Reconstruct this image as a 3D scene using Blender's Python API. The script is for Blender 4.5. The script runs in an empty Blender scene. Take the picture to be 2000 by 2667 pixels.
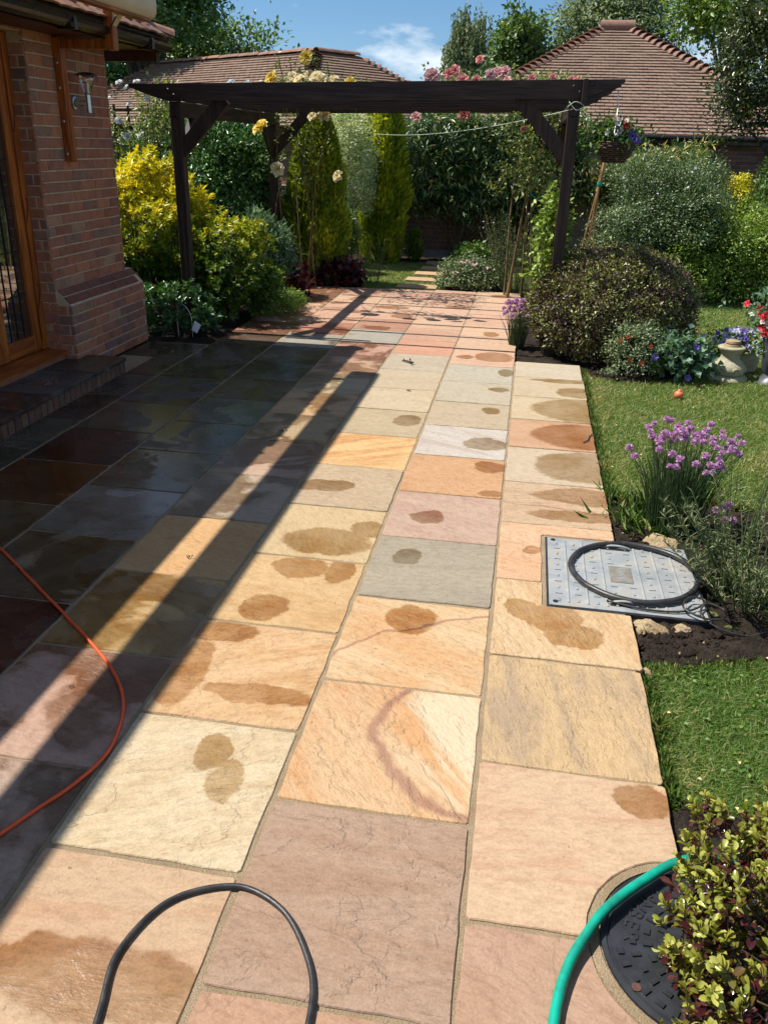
import bpy, bmesh, math, random
import numpy as np
from mathutils import Vector, Matrix, noise as mnoise

# ------------------------------------------------------------------ camera, sky, sun, exposure
scene = bpy.context.scene
CAM_H = 1.72
PITCH, YAW, ROLL = math.radians(24.057), math.radians(8.8506), math.radians(1.668)
LENS = 36.0 * 2157.36 / 2000.0
fwd = Vector((-math.sin(YAW) * math.cos(PITCH), math.cos(YAW) * math.cos(PITCH), -math.sin(PITCH)))
r0 = Vector((math.cos(YAW), math.sin(YAW), 0)); u0 = r0.cross(fwd)
rgt = math.cos(ROLL) * r0 + math.sin(ROLL) * u0
upv = -math.sin(ROLL) * r0 + math.cos(ROLL) * u0
cam = bpy.data.objects.new('camera', bpy.data.cameras.new('camera'))
scene.collection.objects.link(cam)
cam.data.sensor_fit = 'HORIZONTAL'; cam.data.sensor_width = 36.0; cam.data.lens = LENS
cam.data.clip_start = 0.05; cam.data.clip_end = 2000.0
cam.matrix_world = Matrix(((rgt.x, upv.x, -fwd.x, 0), (rgt.y, upv.y, -fwd.y, 0), (rgt.z, upv.z, -fwd.z, CAM_H), (0, 0, 0, 1)))
scene.camera = cam

SUN_COT = 0.645                                 # shadow length per metre of height, along +X
SUN_ELEV = math.atan(1 / SUN_COT)
sun = bpy.data.objects.new('sun', bpy.data.lights.new('sun', 'SUN'))
scene.collection.objects.link(sun)
sun.data.energy = 5.0; sun.data.angle = math.radians(0.53); sun.data.color = (1.0, 0.95, 0.87)
sun.rotation_euler = Vector((SUN_COT, 0, -1)).to_track_quat('-Z', 'Y').to_euler()
sun.location = (-8, 4, 12)

world = bpy.data.worlds.new('World'); scene.world = world; world.use_nodes = True
wn = world.node_tree; wn.nodes.clear()
def wadd(t, **kw):
    n = wn.nodes.new(t)
    for k, v in kw.items(): setattr(n, k, v)
    return n
w_out = wadd('ShaderNodeOutputWorld'); w_bg = wadd('ShaderNodeBackground')
w_sky = wadd('ShaderNodeTexSky', sky_type='NISHITA', sun_disc=False, sun_elevation=SUN_ELEV, sun_rotation=math.radians(-90),
             altitude=50.0, air_density=1.0, dust_density=0.1, ozone_density=3.0)
w_tc = wadd('ShaderNodeTexCoord'); w_map = wadd('ShaderNodeMapping'); w_map.inputs['Scale'].default_value = (2.6, 2.6, 7.0)
w_map.inputs['Location'].default_value = (1.32, 0.15, 0.25)
w_noi = wadd('ShaderNodeTexNoise'); w_noi.inputs['Scale'].default_value = 2.1; w_noi.inputs['Detail'].default_value = 9.0; w_noi.inputs['Roughness'].default_value = 0.56
w_rmp = wadd('ShaderNodeValToRGB'); w_rmp.color_ramp.elements[0].position = 0.51; w_rmp.color_ramp.elements[1].position = 0.65
w_rmp.color_ramp.elements[0].color = (0, 0, 0, 1); w_rmp.color_ramp.elements[1].color = (0.9, 0.9, 0.9, 1)
w_mix = wadd('ShaderNodeMix', data_type='RGBA')
L = wn.links.new
L(w_tc.outputs['Generated'], w_map.inputs['Vector']); L(w_map.outputs['Vector'], w_noi.inputs['Vector'])
L(w_noi.outputs['Fac'], w_rmp.inputs['Fac']); L(w_rmp.outputs['Color'], w_mix.inputs[0])
w_va = wadd('ShaderNodeVectorMath', operation='ADD'); w_va.inputs[1].default_value = (0, 0, 0.045); L(w_tc.outputs['Generated'], w_va.inputs[0]); w_vn = wadd('ShaderNodeVectorMath', operation='NORMALIZE'); L(w_va.outputs[0], w_vn.inputs[0]); L(w_vn.outputs[0], w_sky.inputs[0])
w_hs = wadd('ShaderNodeHueSaturation'); w_hs.inputs['Saturation'].default_value = 1.22; L(w_sky.outputs['Color'], w_hs.inputs['Color']); L(w_hs.outputs['Color'], w_mix.inputs[6]); w_mix.inputs[7].default_value = (9.5, 9.9, 10.4, 1)
L(w_mix.outputs[2], w_bg.inputs['Color']); w_bg.inputs['Strength'].default_value = 0.080
L(w_bg.outputs[0], w_out.inputs[0])

scene.view_settings.view_transform = 'Standard'; scene.view_settings.look = 'None'
scene.view_settings.gamma = 1.0; scene.view_settings.use_curve_mapping = False
scene.view_settings.exposure = 0.58
scene.render.engine = 'CYCLES'
cy_ = scene.cycles; cy_.max_bounces = 6; cy_.diffuse_bounces = 3; cy_.glossy_bounces = 3; cy_.transmission_bounces = 3; cy_.transparent_max_bounces = 6; cy_.caustics_reflective = False; cy_.caustics_refractive = False

# ------------------------------------------------------------------ helpers
C = scene.collection
WL = {}
def put(o, parent):
    if parent is not None:
        o.parent = parent
        o.matrix_parent_inverse = Matrix.Translation(-WL.get(parent.name, Vector((0, 0, 0))))
def tag(o, label=None, cat=None, group=None, kind=None):
    if label: o['label'] = label
    if cat: o['category'] = cat
    if group: o['group'] = group
    if kind: o['kind'] = kind
    return o
def thing(name, label, cat, loc, group=None):
    o = bpy.data.objects.new(name, None); C.objects.link(o)
    o.empty_display_size = 0.1; o.location = loc; WL[o.name] = Vector(loc)
    return tag(o, label, cat, group)
def obj(name, me, mat=None, parent=None, loc=(0, 0, 0), rot=None, scale=None, mw=None):
    o = bpy.data.objects.new(name, me); C.objects.link(o)
    if mat is not None and len(me.materials) == 0: me.materials.append(mat)
    if mw is not None:
        o.matrix_world = mw; o.location = mw.to_translation()
        put(o, parent)
        if parent is not None: o.matrix_basis = mw
    else:
        o.location = loc
        if rot is not None: o.rotation_euler = rot
        if scale is not None: o.scale = scale
        put(o, parent)
    WL[o.name] = Vector(o.location)
    return o
def np_mesh(name, V, F, attr=None, smooth=False):
    """V (n,3); F (m,k) array or list of such arrays"""
    me = bpy.data.meshes.new(name)
    Fs = F if isinstance(F, list) else [F]
    Fs = [np.asarray(f, dtype=np.int32) for f in Fs if len(f)]
    V = np.asarray(V, dtype=np.float32)
    me.vertices.add(len(V)); me.vertices.foreach_set('co', V.ravel())
    tot = sum(f.size for f in Fs); npoly = sum(len(f) for f in Fs)
    me.loops.add(tot); me.polygons.add(npoly)
    me.loops.foreach_set('vertex_index', np.concatenate([f.ravel() for f in Fs]))
    ls = []; s = 0
    for f in Fs:
        ls.append(s + np.arange(len(f), dtype=np.int32) * f.shape[1]); s += f.size
    me.polygons.foreach_set('loop_start', np.concatenate(ls))
    if smooth: me.polygons.foreach_set('use_smooth', np.ones(npoly, dtype=bool))
    me.update(calc_edges=True)
    if attr is not None:
        a = me.attributes.new('t', 'FLOAT', 'POINT'); a.data.foreach_set('value', np.asarray(attr, dtype=np.float32))
    return me
class MB:
    """collects geometry for one mesh"""
    def __init__(s): s.v = []; s.f = []; s.n = 0
    def add(s, V, F):
        s.v.extend([tuple(p) for p in V]); s.f.extend([tuple(i + s.n for i in f) for f in F]); s.n = len(s.v); return s
    def box(s, x0, x1, y0, y1, z0, z1, bev=0.0):
        if bev <= 0:
            return s.add([(x0, y0, z0), (x1, y0, z0), (x1, y1, z0), (x0, y1, z0), (x0, y0, z1), (x1, y0, z1), (x1, y1, z1), (x0, y1, z1)],
                         [(3, 2, 1, 0), (4, 5, 6, 7), (0, 1, 5, 4), (1, 2, 6, 5), (2, 3, 7, 6), (3, 0, 4, 7)])
        bm = bmesh.new(); bmesh.ops.create_cube(bm, size=1)
        for v in bm.verts: v.co = Vector(((x0 + x1) / 2 + v.co.x * (x1 - x0), (y0 + y1) / 2 + v.co.y * (y1 - y0), (z0 + z1) / 2 + v.co.z * (z1 - z0)))
        bmesh.ops.bevel(bm, geom=list(bm.edges), offset=bev, segments=1, affect='EDGES')
        bm.verts.index_update()
        s.add([v.co[:] for v in bm.verts], [[v.index for v in f.verts] for f in bm.faces]); bm.free(); return s
    def bar(s, a, b, w, d, up=(0, 0, 1)):
        a = Vector(a); b = Vector(b); z = (b - a).normalized(); u = Vector(up)
        if abs(z.dot(u)) > 0.98: u = Vector((0, 1, 0))
        x = z.cross(u).normalized(); y = x.cross(z).normalized()
        q = []
        for p in (a, b):
            for sx, sy in ((-1, -1), (1, -1), (1, 1), (-1, 1)): q.append(p + x * sx * w / 2 + y * sy * d / 2)
        return s.add(q, [(0, 3, 2, 1), (4, 5, 6, 7), (0, 1, 5, 4), (1, 2, 6, 5), (2, 3, 7, 6), (3, 0, 4, 7)])
    def tube(s, P, R, k=6, cap=True):
        P = [Vector(p) for p in P]; n = len(P)
        if not hasattr(R, '__len__'): R = [R] * n
        t0 = (P[1] - P[0]).normalized(); ref = Vector((0, 0, 1)) if abs(t0.z) < 0.9 else Vector((1, 0, 0))
        x = t0.cross(ref).normalized(); V = []
        for i in range(n):
            t = (P[min(i + 1, n - 1)] - P[max(i - 1, 0)]).normalized()
            x = (x - t * x.dot(t)).normalized(); y = t.cross(x)
            for j in range(k):
                a = 2 * math.pi * j / k; V.append(P[i] + (x * math.cos(a) + y * math.sin(a)) * R[i])
        F = [(i * k + j, i * k + (j + 1) % k, (i + 1) * k + (j + 1) % k, (i + 1) * k + j) for i in range(n - 1) for j in range(k)]
        if cap: F += [tuple(range(k))[::-1], tuple((n - 1) * k + j for j in range(k))]
        return s.add(V, F)
    def lathe(s, prof, c=(0, 0, 0), k=24):
        V = []; n = len(prof)
        for r, z in prof:
            for j in range(k):
                a = 2 * math.pi * j / k; V.append((c[0] + r * math.cos(a), c[1] + r * math.sin(a), c[2] + z))
        F = [(i * k + j, i * k + (j + 1) % k, (i + 1) * k + (j + 1) % k, (i + 1) * k + j) for i in range(n - 1) for j in range(k)]
        if prof[0][0] > 1e-4: F.append(tuple(range(k))[::-1])
        if prof[-1][0] > 1e-4: F.append(tuple((n - 1) * k + j for j in range(k)))
        return s.add(V, F)
    def prism(s, pts, axis, a0, a1):
        """pts 2D polygon (ccw), extruded along axis between a0 and a1"""
        def mk(p, a): return (a, p[0], p[1]) if axis == 'x' else ((p[0], a, p[1]) if axis == 'y' else (p[0], p[1], a))
        n = len(pts)
        V = [mk(p, a0) for p in pts] + [mk(p, a1) for p in pts]
        return s.add(V, [tuple(range(n))[::-1], tuple(range(n, 2 * n))] + [(i, (i + 1) % n, n + (i + 1) % n, n + i) for i in range(n)])
    def mesh(s, name, smooth=False):
        me = bpy.data.meshes.new(name); me.from_pydata(s.v, [], s.f)
        if smooth:
            me.polygons.foreach_set('use_smooth', [True] * len(me.polygons))
        me.update()
        bm = bmesh.new(); bm.from_mesh(me); bmesh.ops.recalc_face_normals(bm, faces=list(bm.faces)); bm.to_mesh(me); bm.free()
        return me
    def make(s, name, mat, parent=None, smooth=False, loc=(0, 0, 0)):
        return obj(name, s.mesh(name, smooth), mat, parent, loc)
def spline(P, n=8):
    P = [Vector(p) for p in P]; Q = [P[0] * 2 - P[1]] + P + [P[-1] * 2 - P[-2]]; out = []
    for i in range(1, len(Q) - 2):
        p0, p1, p2, p3 = Q[i - 1:i + 3]
        for j in range(n):
            t = j / n
            out.append(0.5 * ((2 * p1) + (-p0 + p2) * t + (2 * p0 - 5 * p1 + 4 * p2 - p3) * t * t + (-p0 + 3 * p1 - 3 * p2 + p3) * t ** 3))
    out.append(P[-1]); return out
def smooth_angle(o, deg=40):
    me = o.data
    me.polygons.foreach_set('use_smooth', [True] * len(me.polygons))
    try: me.set_sharp_from_angle(angle=math.radians(deg))
    except Exception: pass

# ------------------------------------------------------------------ materials
def srgb(r, g, b, k=1.0):
    f = lambda c: (c / 255 / 12.92 if c / 255 <= 0.04045 else ((c / 255 + 0.055) / 1.055) ** 2.4) * k
    return (f(r), f(g), f(b), 1.0)
class NT:
    def __init__(s, name):
        s.m = bpy.data.materials.new(name); s.m.use_nodes = True; s.t = s.m.node_tree; s.t.nodes.clear()
        s.out = s.t.nodes.new('ShaderNodeOutputMaterial')
    def n(s, typ, props=None, **ins):
        nd = s.t.nodes.new('ShaderNode' + typ)
        for k, v in (props or {}).items(): setattr(nd, k, v)
        for k, v in ins.items():
            key = int(k[1:]) if k[0] == '_' and k[1:].isdigit() else k.replace('_', ' ')
            sk = nd.inputs[key]
            if isinstance(v, bpy.types.NodeSocket): s.t.links.new(v, sk)
            else: sk.default_value = v
        return nd
    def math(s, op, a, b=0.0, clamp=False): return s.n('Math', dict(operation=op, use_clamp=clamp), _0=a, _1=b).outputs[0]
    def vmath(s, op, a, b=(0, 0, 0)): return s.n('VectorMath', dict(operation=op), _0=a, _1=b).outputs[0]
    def mix(s, f, a, b, mode='MIX'): return s.n('Mix', dict(data_type='RGBA', blend_type=mode), _0=f, _6=a, _7=b).outputs[2]
    def ramp(s, f, stops, interp='LINEAR'):
        nd = s.n('ValToRGB', None, Fac=f); cr = nd.color_ramp; cr.interpolation = interp
        while len(cr.elements) < len(stops): cr.elements.new(0.5)
        for e, (p, c) in zip(cr.elements, stops):
            e.position = p; e.color = c if len(c) == 4 else (*c, 1)
        return nd.outputs[0]
    def rng(s, v, a, b, c=0.0, d=1.0): return s.n('MapRange', dict(interpolation_type='SMOOTHSTEP'), Value=v, From_Min=a, From_Max=b, To_Min=c, To_Max=d).outputs[0]
    def noise(s, vec, scale, detail=4.0, rough=0.55, dist=0.0):
        return s.n('TexNoise', None, Vector=vec, Scale=scale, Detail=detail, Roughness=rough, Distortion=dist)
    def attr(s, name, typ='OBJECT'): return s.n('Attribute', dict(attribute_type=typ, attribute_name=name))
    def surf(s, sh): s.t.links.new(sh, s.out.inputs['Surface'])
    def principled(s, **ins):
        p = s.n('BsdfPrincipled', None, **ins); s.surf(p.outputs[0]); return p
    def objco(s): return s.n('TexCoord').outputs['Object']
    def geoco(s): return s.n('NewGeometry').outputs['Position']
    def bump(s, h, strength=0.5, dist=0.01): return s.n('Bump', None, Height=h, Strength=strength, Distance=dist).outputs[0]

def m_simple(name, col, rough=0.6, metal=0.0, var=0.12, nscale=12.0, bump=0.0, bscale=60.0, spec=0.5, world=False, col2=None, coat=0.0):
    a = NT(name); co = a.geoco() if world else a.objco()
    nz = a.noise(co, nscale, 5.0).outputs['Fac']
    c2 = col2 if col2 else tuple(min(1, c * (1 - 2.2 * var)) for c in col[:3]) + (1,)
    c = a.mix(a.rng(nz, 0.3, 0.7), c2, col)
    kw = dict(Base_Color=c, Roughness=a.rng(nz, 0.2, 0.8, rough + 0.06, rough - 0.06), Metallic=metal, Specular_IOR_Level=spec, Coat_Weight=coat)
    if bump > 0: kw['Normal'] = a.bump(a.noise(co, bscale, 4.0).outputs['Fac'], 0.6, bump)
    a.principled(**kw); return a.m

def m_foliage(name, stops, transl=0.28, rough=0.42, spec=0.45, tcol=None):
    a = NT(name)
    t = a.attr('t', 'GEOMETRY').outputs['Fac']
    c = a.ramp(t, stops)
    nz = a.noise(a.objco(), 45.0, 2.0).outputs['Fac']
    c = a.mix(a.rng(nz, 0.3, 0.75, 0.0, 0.35), c, a.mix(1.0, c, (0.62, 0.62, 0.55, 1), 'MULTIPLY'))
    p = a.n('BsdfPrincipled', None, Base_Color=c, Roughness=rough, Specular_IOR_Level=spec)
    hs = a.mix(1.0, c, tcol if tcol else (1.25, 1.2, 0.55, 1), 'MULTIPLY')
    tr = a.n('BsdfTranslucent', None, Color=hs)
    ms = a.n('MixShader', None, _0=transl); a.t.links.new(p.outputs[0], ms.inputs[1]); a.t.links.new(tr.outputs[0], ms.inputs[2])
    a.surf(ms.outputs[0]); return a.m

def m_sandstone():
    a = NT('riven_sandstone'); co = a.objco()
    rnd = a.n('ObjectInfo').outputs['Random']
    off = a.n('CombineXYZ', None, X=a.math('MULTIPLY', rnd, 71.0), Y=a.math('MULTIPLY', rnd, 33.0), Z=rnd).outputs[0]
    p = a.vmath('ADD', co, off)
    ang = a.attr('ang').outputs['Fac']
    rot = a.n('VectorRotate', dict(rotation_type='Z_AXIS'), Vector=p, Angle=ang).outputs[0]
    bandv = a.vmath('MULTIPLY', rot, (1.3, 9.0, 1.0))
    band = a.noise(bandv, 0.9, 6.0, 0.55, 0.7).outputs['Fac']
    cloud = a.noise(p, 3.4, 6.0, 0.6, 0.5).outputs['Fac']
    fine = a.noise(p, 130.0, 3.0, 0.7).outputs['Fac']
    mid = a.noise(a.vmath('MULTIPLY', rot, (1.0, 2.4, 1.0)), 22.0, 6.0, 0.65).outputs['Fac']
    c1 = a.attr('col').outputs['Color']; c2 = a.attr('colb').outputs['Color']
    bs = a.attr('bs').outputs['Fac']
    f = a.math('MULTIPLY', a.math('MULTIPLY', a.rng(a.math('ADD', a.math('MULTIPLY', band, 0.65), a.math('MULTIPLY', cloud, 0.35)), 0.45, 0.61), bs), 1.0)
    c = a.mix(f, c1, c2)
    c = a.mix(a.rng(mid, 0.40, 0.70, 0.0, 0.55), c, a.mix(1.0, c, (0.70, 0.66, 0.62, 1), 'MULTIPLY'))
    c = a.mix(a.rng(cloud, 0.52, 0.75, 0.0, 0.35), c, a.mix(1.0, c, (1.12, 1.1, 1.04, 1), 'MULTIPLY'))
    c = a.mix(a.rng(fine, 0.38, 0.68, 0.0, 0.36), c, a.mix(1.0, c, (0.62, 0.58, 0.55, 1), 'MULTIPLY'))
    # mineral flecks and lichen specks
    sp = a.noise(p, 62.0, 2.0, 0.5).outputs['Fac']; spm = a.noise(p, 3.0, 2.0).outputs['Fac']
    c = a.mix(a.math('MULTIPLY', a.rng(sp, 0.68, 0.74), a.rng(spm, 0.5, 0.62, 0.0, 0.75)), c, a.mix(1.0, c, (0.28, 0.22, 0.20, 1), 'MULTIPLY'))
    rs = a.noise(a.vmath('MULTIPLY', rot, (1.0, 2.0, 1.0)), 17.0, 3.0).outputs['Fac']
    c = a.mix(a.rng(rs, 0.70, 0.745, 0.0, 0.55), c, a.mix(1.0, c, (0.82, 0.52, 0.38, 1), 'MULTIPLY'))
    # iron band (a curved mineral stain in some stones)
    rg = a.attr('ring'); warp = a.vmath('SUBTRACT', a.noise(p, 4.0, 3.0).outputs['Color'], (0.5, 0.5, 0.5))
    pw = a.vmath('ADD', co, a.vmath('MULTIPLY', warp, (0.15, 0.15, 0.0)))
    flat = a.vmath('MULTIPLY', pw, (1, 1, 0))
    rsep = a.n('SeparateXYZ', None, Vector=rg.outputs['Vector']).outputs
    rc = a.n('CombineXYZ', None, X=rsep[0], Y=rsep[1], Z=0.0).outputs[0]
    dist = a.n('VectorMath', dict(operation='DISTANCE'), _0=flat, _1=rc).outputs['Value']
    dd = a.math('ABSOLUTE', a.math('SUBTRACT', dist, rsep[2]))
    ringm = a.math('MULTIPLY', a.rng(a.math('DIVIDE', dd, a.math('ADD', rg.outputs['Alpha'], 1e-4)), 0.15, 1.0, 0.62, 0.0), a.math('GREATER_THAN', rg.outputs['Alpha'], 0.002))
    c = a.mix(ringm, c, srgb(158, 108, 96, .62))
    inner = a.math('MULTIPLY', a.rng(a.math('SUBTRACT', rsep[2], dist), 0.0, 0.10, 0.0, 0.7), a.math('GREATER_THAN', rg.outputs['Alpha'], 0.02))
    c = a.mix(inner, c, a.mix(a.rng(band, 0.42, 0.6), srgb(240, 222, 188, .62), srgb(226, 172, 118, .62)))
    lnz = a.noise(a.vmath('MULTIPLY', rot, (1.0, 1.8, 1.0)), 3.6, 7.0, 0.6, 0.4).outputs['Fac']
    edge = a.math('MULTIPLY', a.rng(a.math('ABSOLUTE', a.math('SUBTRACT', lnz, 0.515)), 0.0, 0.008, 0.11, 0.0), a.rng(a.noise(p, 5.0, 2.0).outputs['Fac'], 0.45, 0.6))
    c = a.mix(edge, c, a.mix(1.0, c, (0.50, 0.44, 0.40, 1), 'MULTIPLY'))
    pale = a.rng(a.math('ABSOLUTE', a.math('SUBTRACT', lnz, 0.46)), 0.0, 0.016, 0.40, 0.0)
    c = a.mix(pale, c, a.mix(1.0, c, (1.18, 1.16, 1.12, 1), 'MULTIPLY'))
    # water soaked into the stone: blotches, plus a general dampness with some shade painted in
    wob = a.vmath('SUBTRACT', a.noise(p, 5.5, 6.0, 0.6).outputs['Color'], (0.5, 0.5, 0.5))
    wp = a.vmath('MULTIPLY', a.vmath('ADD', co, a.vmath('MULTIPLY', wob, (0.125, 0.125, 0))), (1, 1, 0))
    rag = a.math('ADD', a.math('MULTIPLY', a.math('SUBTRACT', a.noise(p, 30.0, 4.0, 0.65).outputs['Fac'], 0.5), 0.26), a.math('MULTIPLY', a.math('SUBTRACT', fine, 0.5), 0.16))
    wet = None
    for nm in ('w1', 'w2', 'w3'):
        at = a.attr(nm); s = a.n('SeparateXYZ', None, Vector=at.outputs['Vector']).outputs
        cc = a.n('CombineXYZ', None, X=s[0], Y=s[1], Z=0.0).outputs[0]
        rr = a.n('CombineXYZ', None, X=a.math('ADD', s[2], 1e-4), Y=a.math('ADD', at.outputs['Alpha'], 1e-4), Z=1.0).outputs[0]
        q = a.vmath('DIVIDE', a.vmath('SUBTRACT', wp, cc), rr)
        ln = a.n('VectorMath', dict(operation='LENGTH'), _0=q).outputs['Value']
        mk = a.math('MULTIPLY', a.rng(a.math('ADD', ln, rag), 0.90, 1.05, 1.0, 0.0), a.math('GREATER_THAN', s[2], 0.003))
        wet = mk if wet is None else a.math('MAXIMUM', wet, mk)
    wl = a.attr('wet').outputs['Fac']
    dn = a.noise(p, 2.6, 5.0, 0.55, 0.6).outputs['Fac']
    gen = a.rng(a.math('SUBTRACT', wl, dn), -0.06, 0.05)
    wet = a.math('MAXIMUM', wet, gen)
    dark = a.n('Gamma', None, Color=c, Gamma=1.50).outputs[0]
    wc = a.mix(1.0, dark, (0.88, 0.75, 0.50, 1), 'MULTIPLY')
    wc = a.mix(gen, wc, a.mix(1.0, wc, (0.72, 0.72, 0.74, 1), 'MULTIPLY'))  # damp stone darkened further: house shade put into its colour
    c = a.mix(a.math('MULTIPLY', wet, a.rng(cloud, 0.3, 0.7, 0.62, 0.98)), c, wc)
    pud = a.math('MULTIPLY', a.rng(a.math('ADD', a.math('MULTIPLY', wl, 0.25), dn), 0.60, 0.66), wet)
    ro = a.math('SUBTRACT', a.rng(wet, 0.0, 1.0, 0.78, 0.40), a.math('MULTIPLY', pud, 0.20))
    # cleft surface
    ledge = a.rng(a.noise(a.vmath('MULTIPLY', rot, (1.0, 1.8, 1.0)), 3.6, 7.0, 0.6, 0.4).outputs['Fac'], 0.50, 0.53)
    ledge2 = a.rng(a.noise(a.vmath('MULTIPLY', rot, (1.2, 1.0, 1.0)), 5.5, 6.0, 0.6, 0.4).outputs['Fac'], 0.58, 0.60)
    h = a.math('ADD', a.math('ADD', a.math('MULTIPLY', ledge, 0.20), a.math('MULTIPLY', ledge2, 0.14)),
               a.math('ADD', a.math('MULTIPLY', mid, 0.75), a.math('MULTIPLY', fine, 0.16)))
    flatn = a.math('SUBTRACT', 1.0, a.math('MULTIPLY', pud, 0.95))
    nb = a.n('Bump', None, Height=h, Strength=a.math('MULTIPLY', flatn, a.math('ADD', 0.40, a.math('MULTIPLY', a.math('FRACT', a.math('MULTIPLY', rnd, 7.3)), 0.6))), Distance=0.010).outputs[0]
    a.principled(Base_Color=c, Roughness=ro, Normal=nb, Specular_IOR_Level=a.rng(wet, 0.0, 1.0, 0.22, 0.34))
    return a.m

def m_brick(name, stops, gscale=38.0):
    a = NT(name); co = a.objco(); rnd = a.n('ObjectInfo').outputs['Random']
    off = a.n('CombineXYZ', None, X=a.math('MULTIPLY', rnd, 51.0), Y=a.math('MULTIPLY', rnd, 17.0), Z=a.math('MULTIPLY', rnd, 9.0)).outputs[0]
    p = a.vmath('ADD', co, off)
    c = a.ramp(rnd, stops)
    n1 = a.noise(p, 14.0, 5.0, 0.6).outputs['Fac']; n2 = a.noise(p, gscale * 4, 3.0, 0.6).outputs['Fac']
    c = a.mix(a.rng(n1, 0.42, 0.7, 0.0, 0.6), c, a.mix(1.0, c, (0.55, 0.55, 0.62, 1), 'MULTIPLY'))
    c = a.mix(a.rng(n2, 0.45, 0.75, 0.0, 0.3), c, (0.45, 0.34, 0.26, 1))
    h = a.math('ADD', a.math('MULTIPLY', n1, 0.6), a.math('MULTIPLY', n2, 0.4))
    a.principled(Base_Color=c, Roughness=0.85, Normal=a.bump(h, 0.8, 0.005), Specular_IOR_Level=0.25); return a.m

def m_wood(name, dark, light, axis=(1, 22, 22), rough=0.55, knots=True, bump=0.002, scale=2.2):
    a = NT(name); co = a.geoco()
    g = a.noise(a.vmath('MULTIPLY', co, axis), scale, 5.0, 0.6, 0.8).outputs['Fac']
    b = a.noise(co, 2.5, 3.0).outputs['Fac']
    c = a.mix(a.rng(g, 0.35, 0.68), dark, light)
    c = a.mix(a.rng(b, 0.4, 0.7, 0.0, 0.5), c, a.mix(1.0, c, (0.65, 0.62, 0.6, 1), 'MULTIPLY'))
    a.principled(Base_Color=c, Roughness=rough, Normal=a.bump(g, 0.6, bump), Specular_IOR_Level=0.35); return a.m

def m_ground(name, cols, scale, bump, rough=0.95, fine=90.0):
    a = NT(name); co = a.geoco()
    n1 = a.noise(co, scale, 6.0, 0.6).outputs['Fac']; n2 = a.noise(co, fine, 4.0, 0.65).outputs['Fac']
    c = a.ramp(n1, cols); c = a.mix(a.rng(n2, 0.35, 0.72, 0.0, 0.55), c, a.mix(1.0, c, (0.42, 0.42, 0.42, 1), 'MULTIPLY'))
    a.principled(Base_Color=c, Roughness=rough, Normal=a.bump(a.math('ADD', n1, n2), 0.9, bump), Specular_IOR_Level=0.15); return a.m

M = {}
M['stone'] = m_sandstone()
M['mortar'] = m_ground('sand_mortar', [(0.3, (0.32, 0.235, 0.140)), (0.7, (0.44, 0.335, 0.215))], 9.0, 0.01, fine=220.0)
M['brick'] = m_brick('house_brick', [(0.0, (0.27, 0.098, 0.062)), (0.2, (0.39, 0.148, 0.082)), (0.36, (0.31, 0.13, 0.085)), (0.5, (0.44, 0.175, 0.088)), (0.64, (0.20, 0.110, 0.092)), (0.76, (0.37, 0.135, 0.076)), (0.88, (0.38, 0.22, 0.13)), (1.0, (0.19, 0.105, 0.088))])
M['brick_old'] = m_brick('garden_brick', [(0.0, (0.11, 0.055, 0.040)), (0.4, (0.18, 0.085, 0.055)), (0.7, (0.13, 0.075, 0.055)), (1.0, (0.21, 0.11, 0.07))])
M['wall_mortar'] = m_simple('wall_mortar', (0.56, 0.43, 0.30, 1), 0.95, var=0.10, nscale=9.0, bump=0.003, bscale=160.0, spec=0.1, world=True)
M['mortar_old'] = m_simple('old_wall_mortar', (0.30, 0.25, 0.20, 1), 0.95, var=0.10, nscale=9.0, bump=0.003, bscale=160.0, spec=0.1, world=True)
M['plinth_brick'] = m_brick('plinth_brick', [(0.0, (0.15, 0.055, 0.040)), (0.5, (0.20, 0.070, 0.046)), (1.0, (0.17, 0.065, 0.05))])
M['oak'] = m_wood('golden_oak', srgb(126, 62, 20), srgb(182, 104, 42), (14, 14, 1.2), 0.42)
M['oak_y'] = m_wood('golden_oak_level', srgb(120, 60, 22), srgb(176, 100, 42), (14, 1.2, 14), 0.45)
M['perg'] = m_wood('dark_stained_timber', (0.016, 0.009, 0.008, 1), (0.062, 0.035, 0.026, 1), (1.2, 18, 22), 0.6)
M['perg_y'] = m_wood('dark_stained_timber_long', (0.016, 0.009, 0.008, 1), (0.062, 0.035, 0.026, 1), (18, 1.2, 22), 0.6)
M['perg_z'] = m_wood('dark_stained_timber_upright', (0.016, 0.009, 0.008, 1), (0.062, 0.035, 0.026, 1), (22, 22, 1.2), 0.62)
M['fascia'] = m_wood('red_brown_fascia', (0.060, 0.020, 0.014, 1), (0.105, 0.036, 0.024, 1), (14, 1.2, 14), 0.5)
M['tile'] = m_brick('clay_roof_tile', [(0.0, (0.15, 0.075, 0.052)), (0.35, (0.22, 0.115, 0.078)), (0.6, (0.19, 0.105, 0.078)), (0.8, (0.26, 0.135, 0.085)), (1.0, (0.17, 0.10, 0.08))])
M['tile_far'] = m_ground('weathered_clay_tiles', [(0.25, (0.200, 0.135, 0.100)), (0.5, (0.262, 0.178, 0.132)), (0.72, (0.240, 0.172, 0.130)), (0.85, (0.165, 0.150, 0.088))], 1.6, 0.004, fine=24.0)
M['tile_red'] = m_brick('terracotta_ridge', [(0.0, (0.22, 0.115, 0.082)), (0.5, (0.28, 0.145, 0.100)), (1.0, (0.20, 0.118, 0.090))])
M['gutter'] = m_simple('dark_brown_plastic', (0.018, 0.013, 0.011, 1), 0.30, var=0.1, spec=0.5)
M['awning'] = m_simple('beige_painted_cassette', srgb(205, 186, 152), 0.5, var=0.06, nscale=4.0)
M['steel'] = m_simple('brushed_steel', (0.55, 0.56, 0.57, 1), 0.28, 1.0, 0.05)
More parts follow.
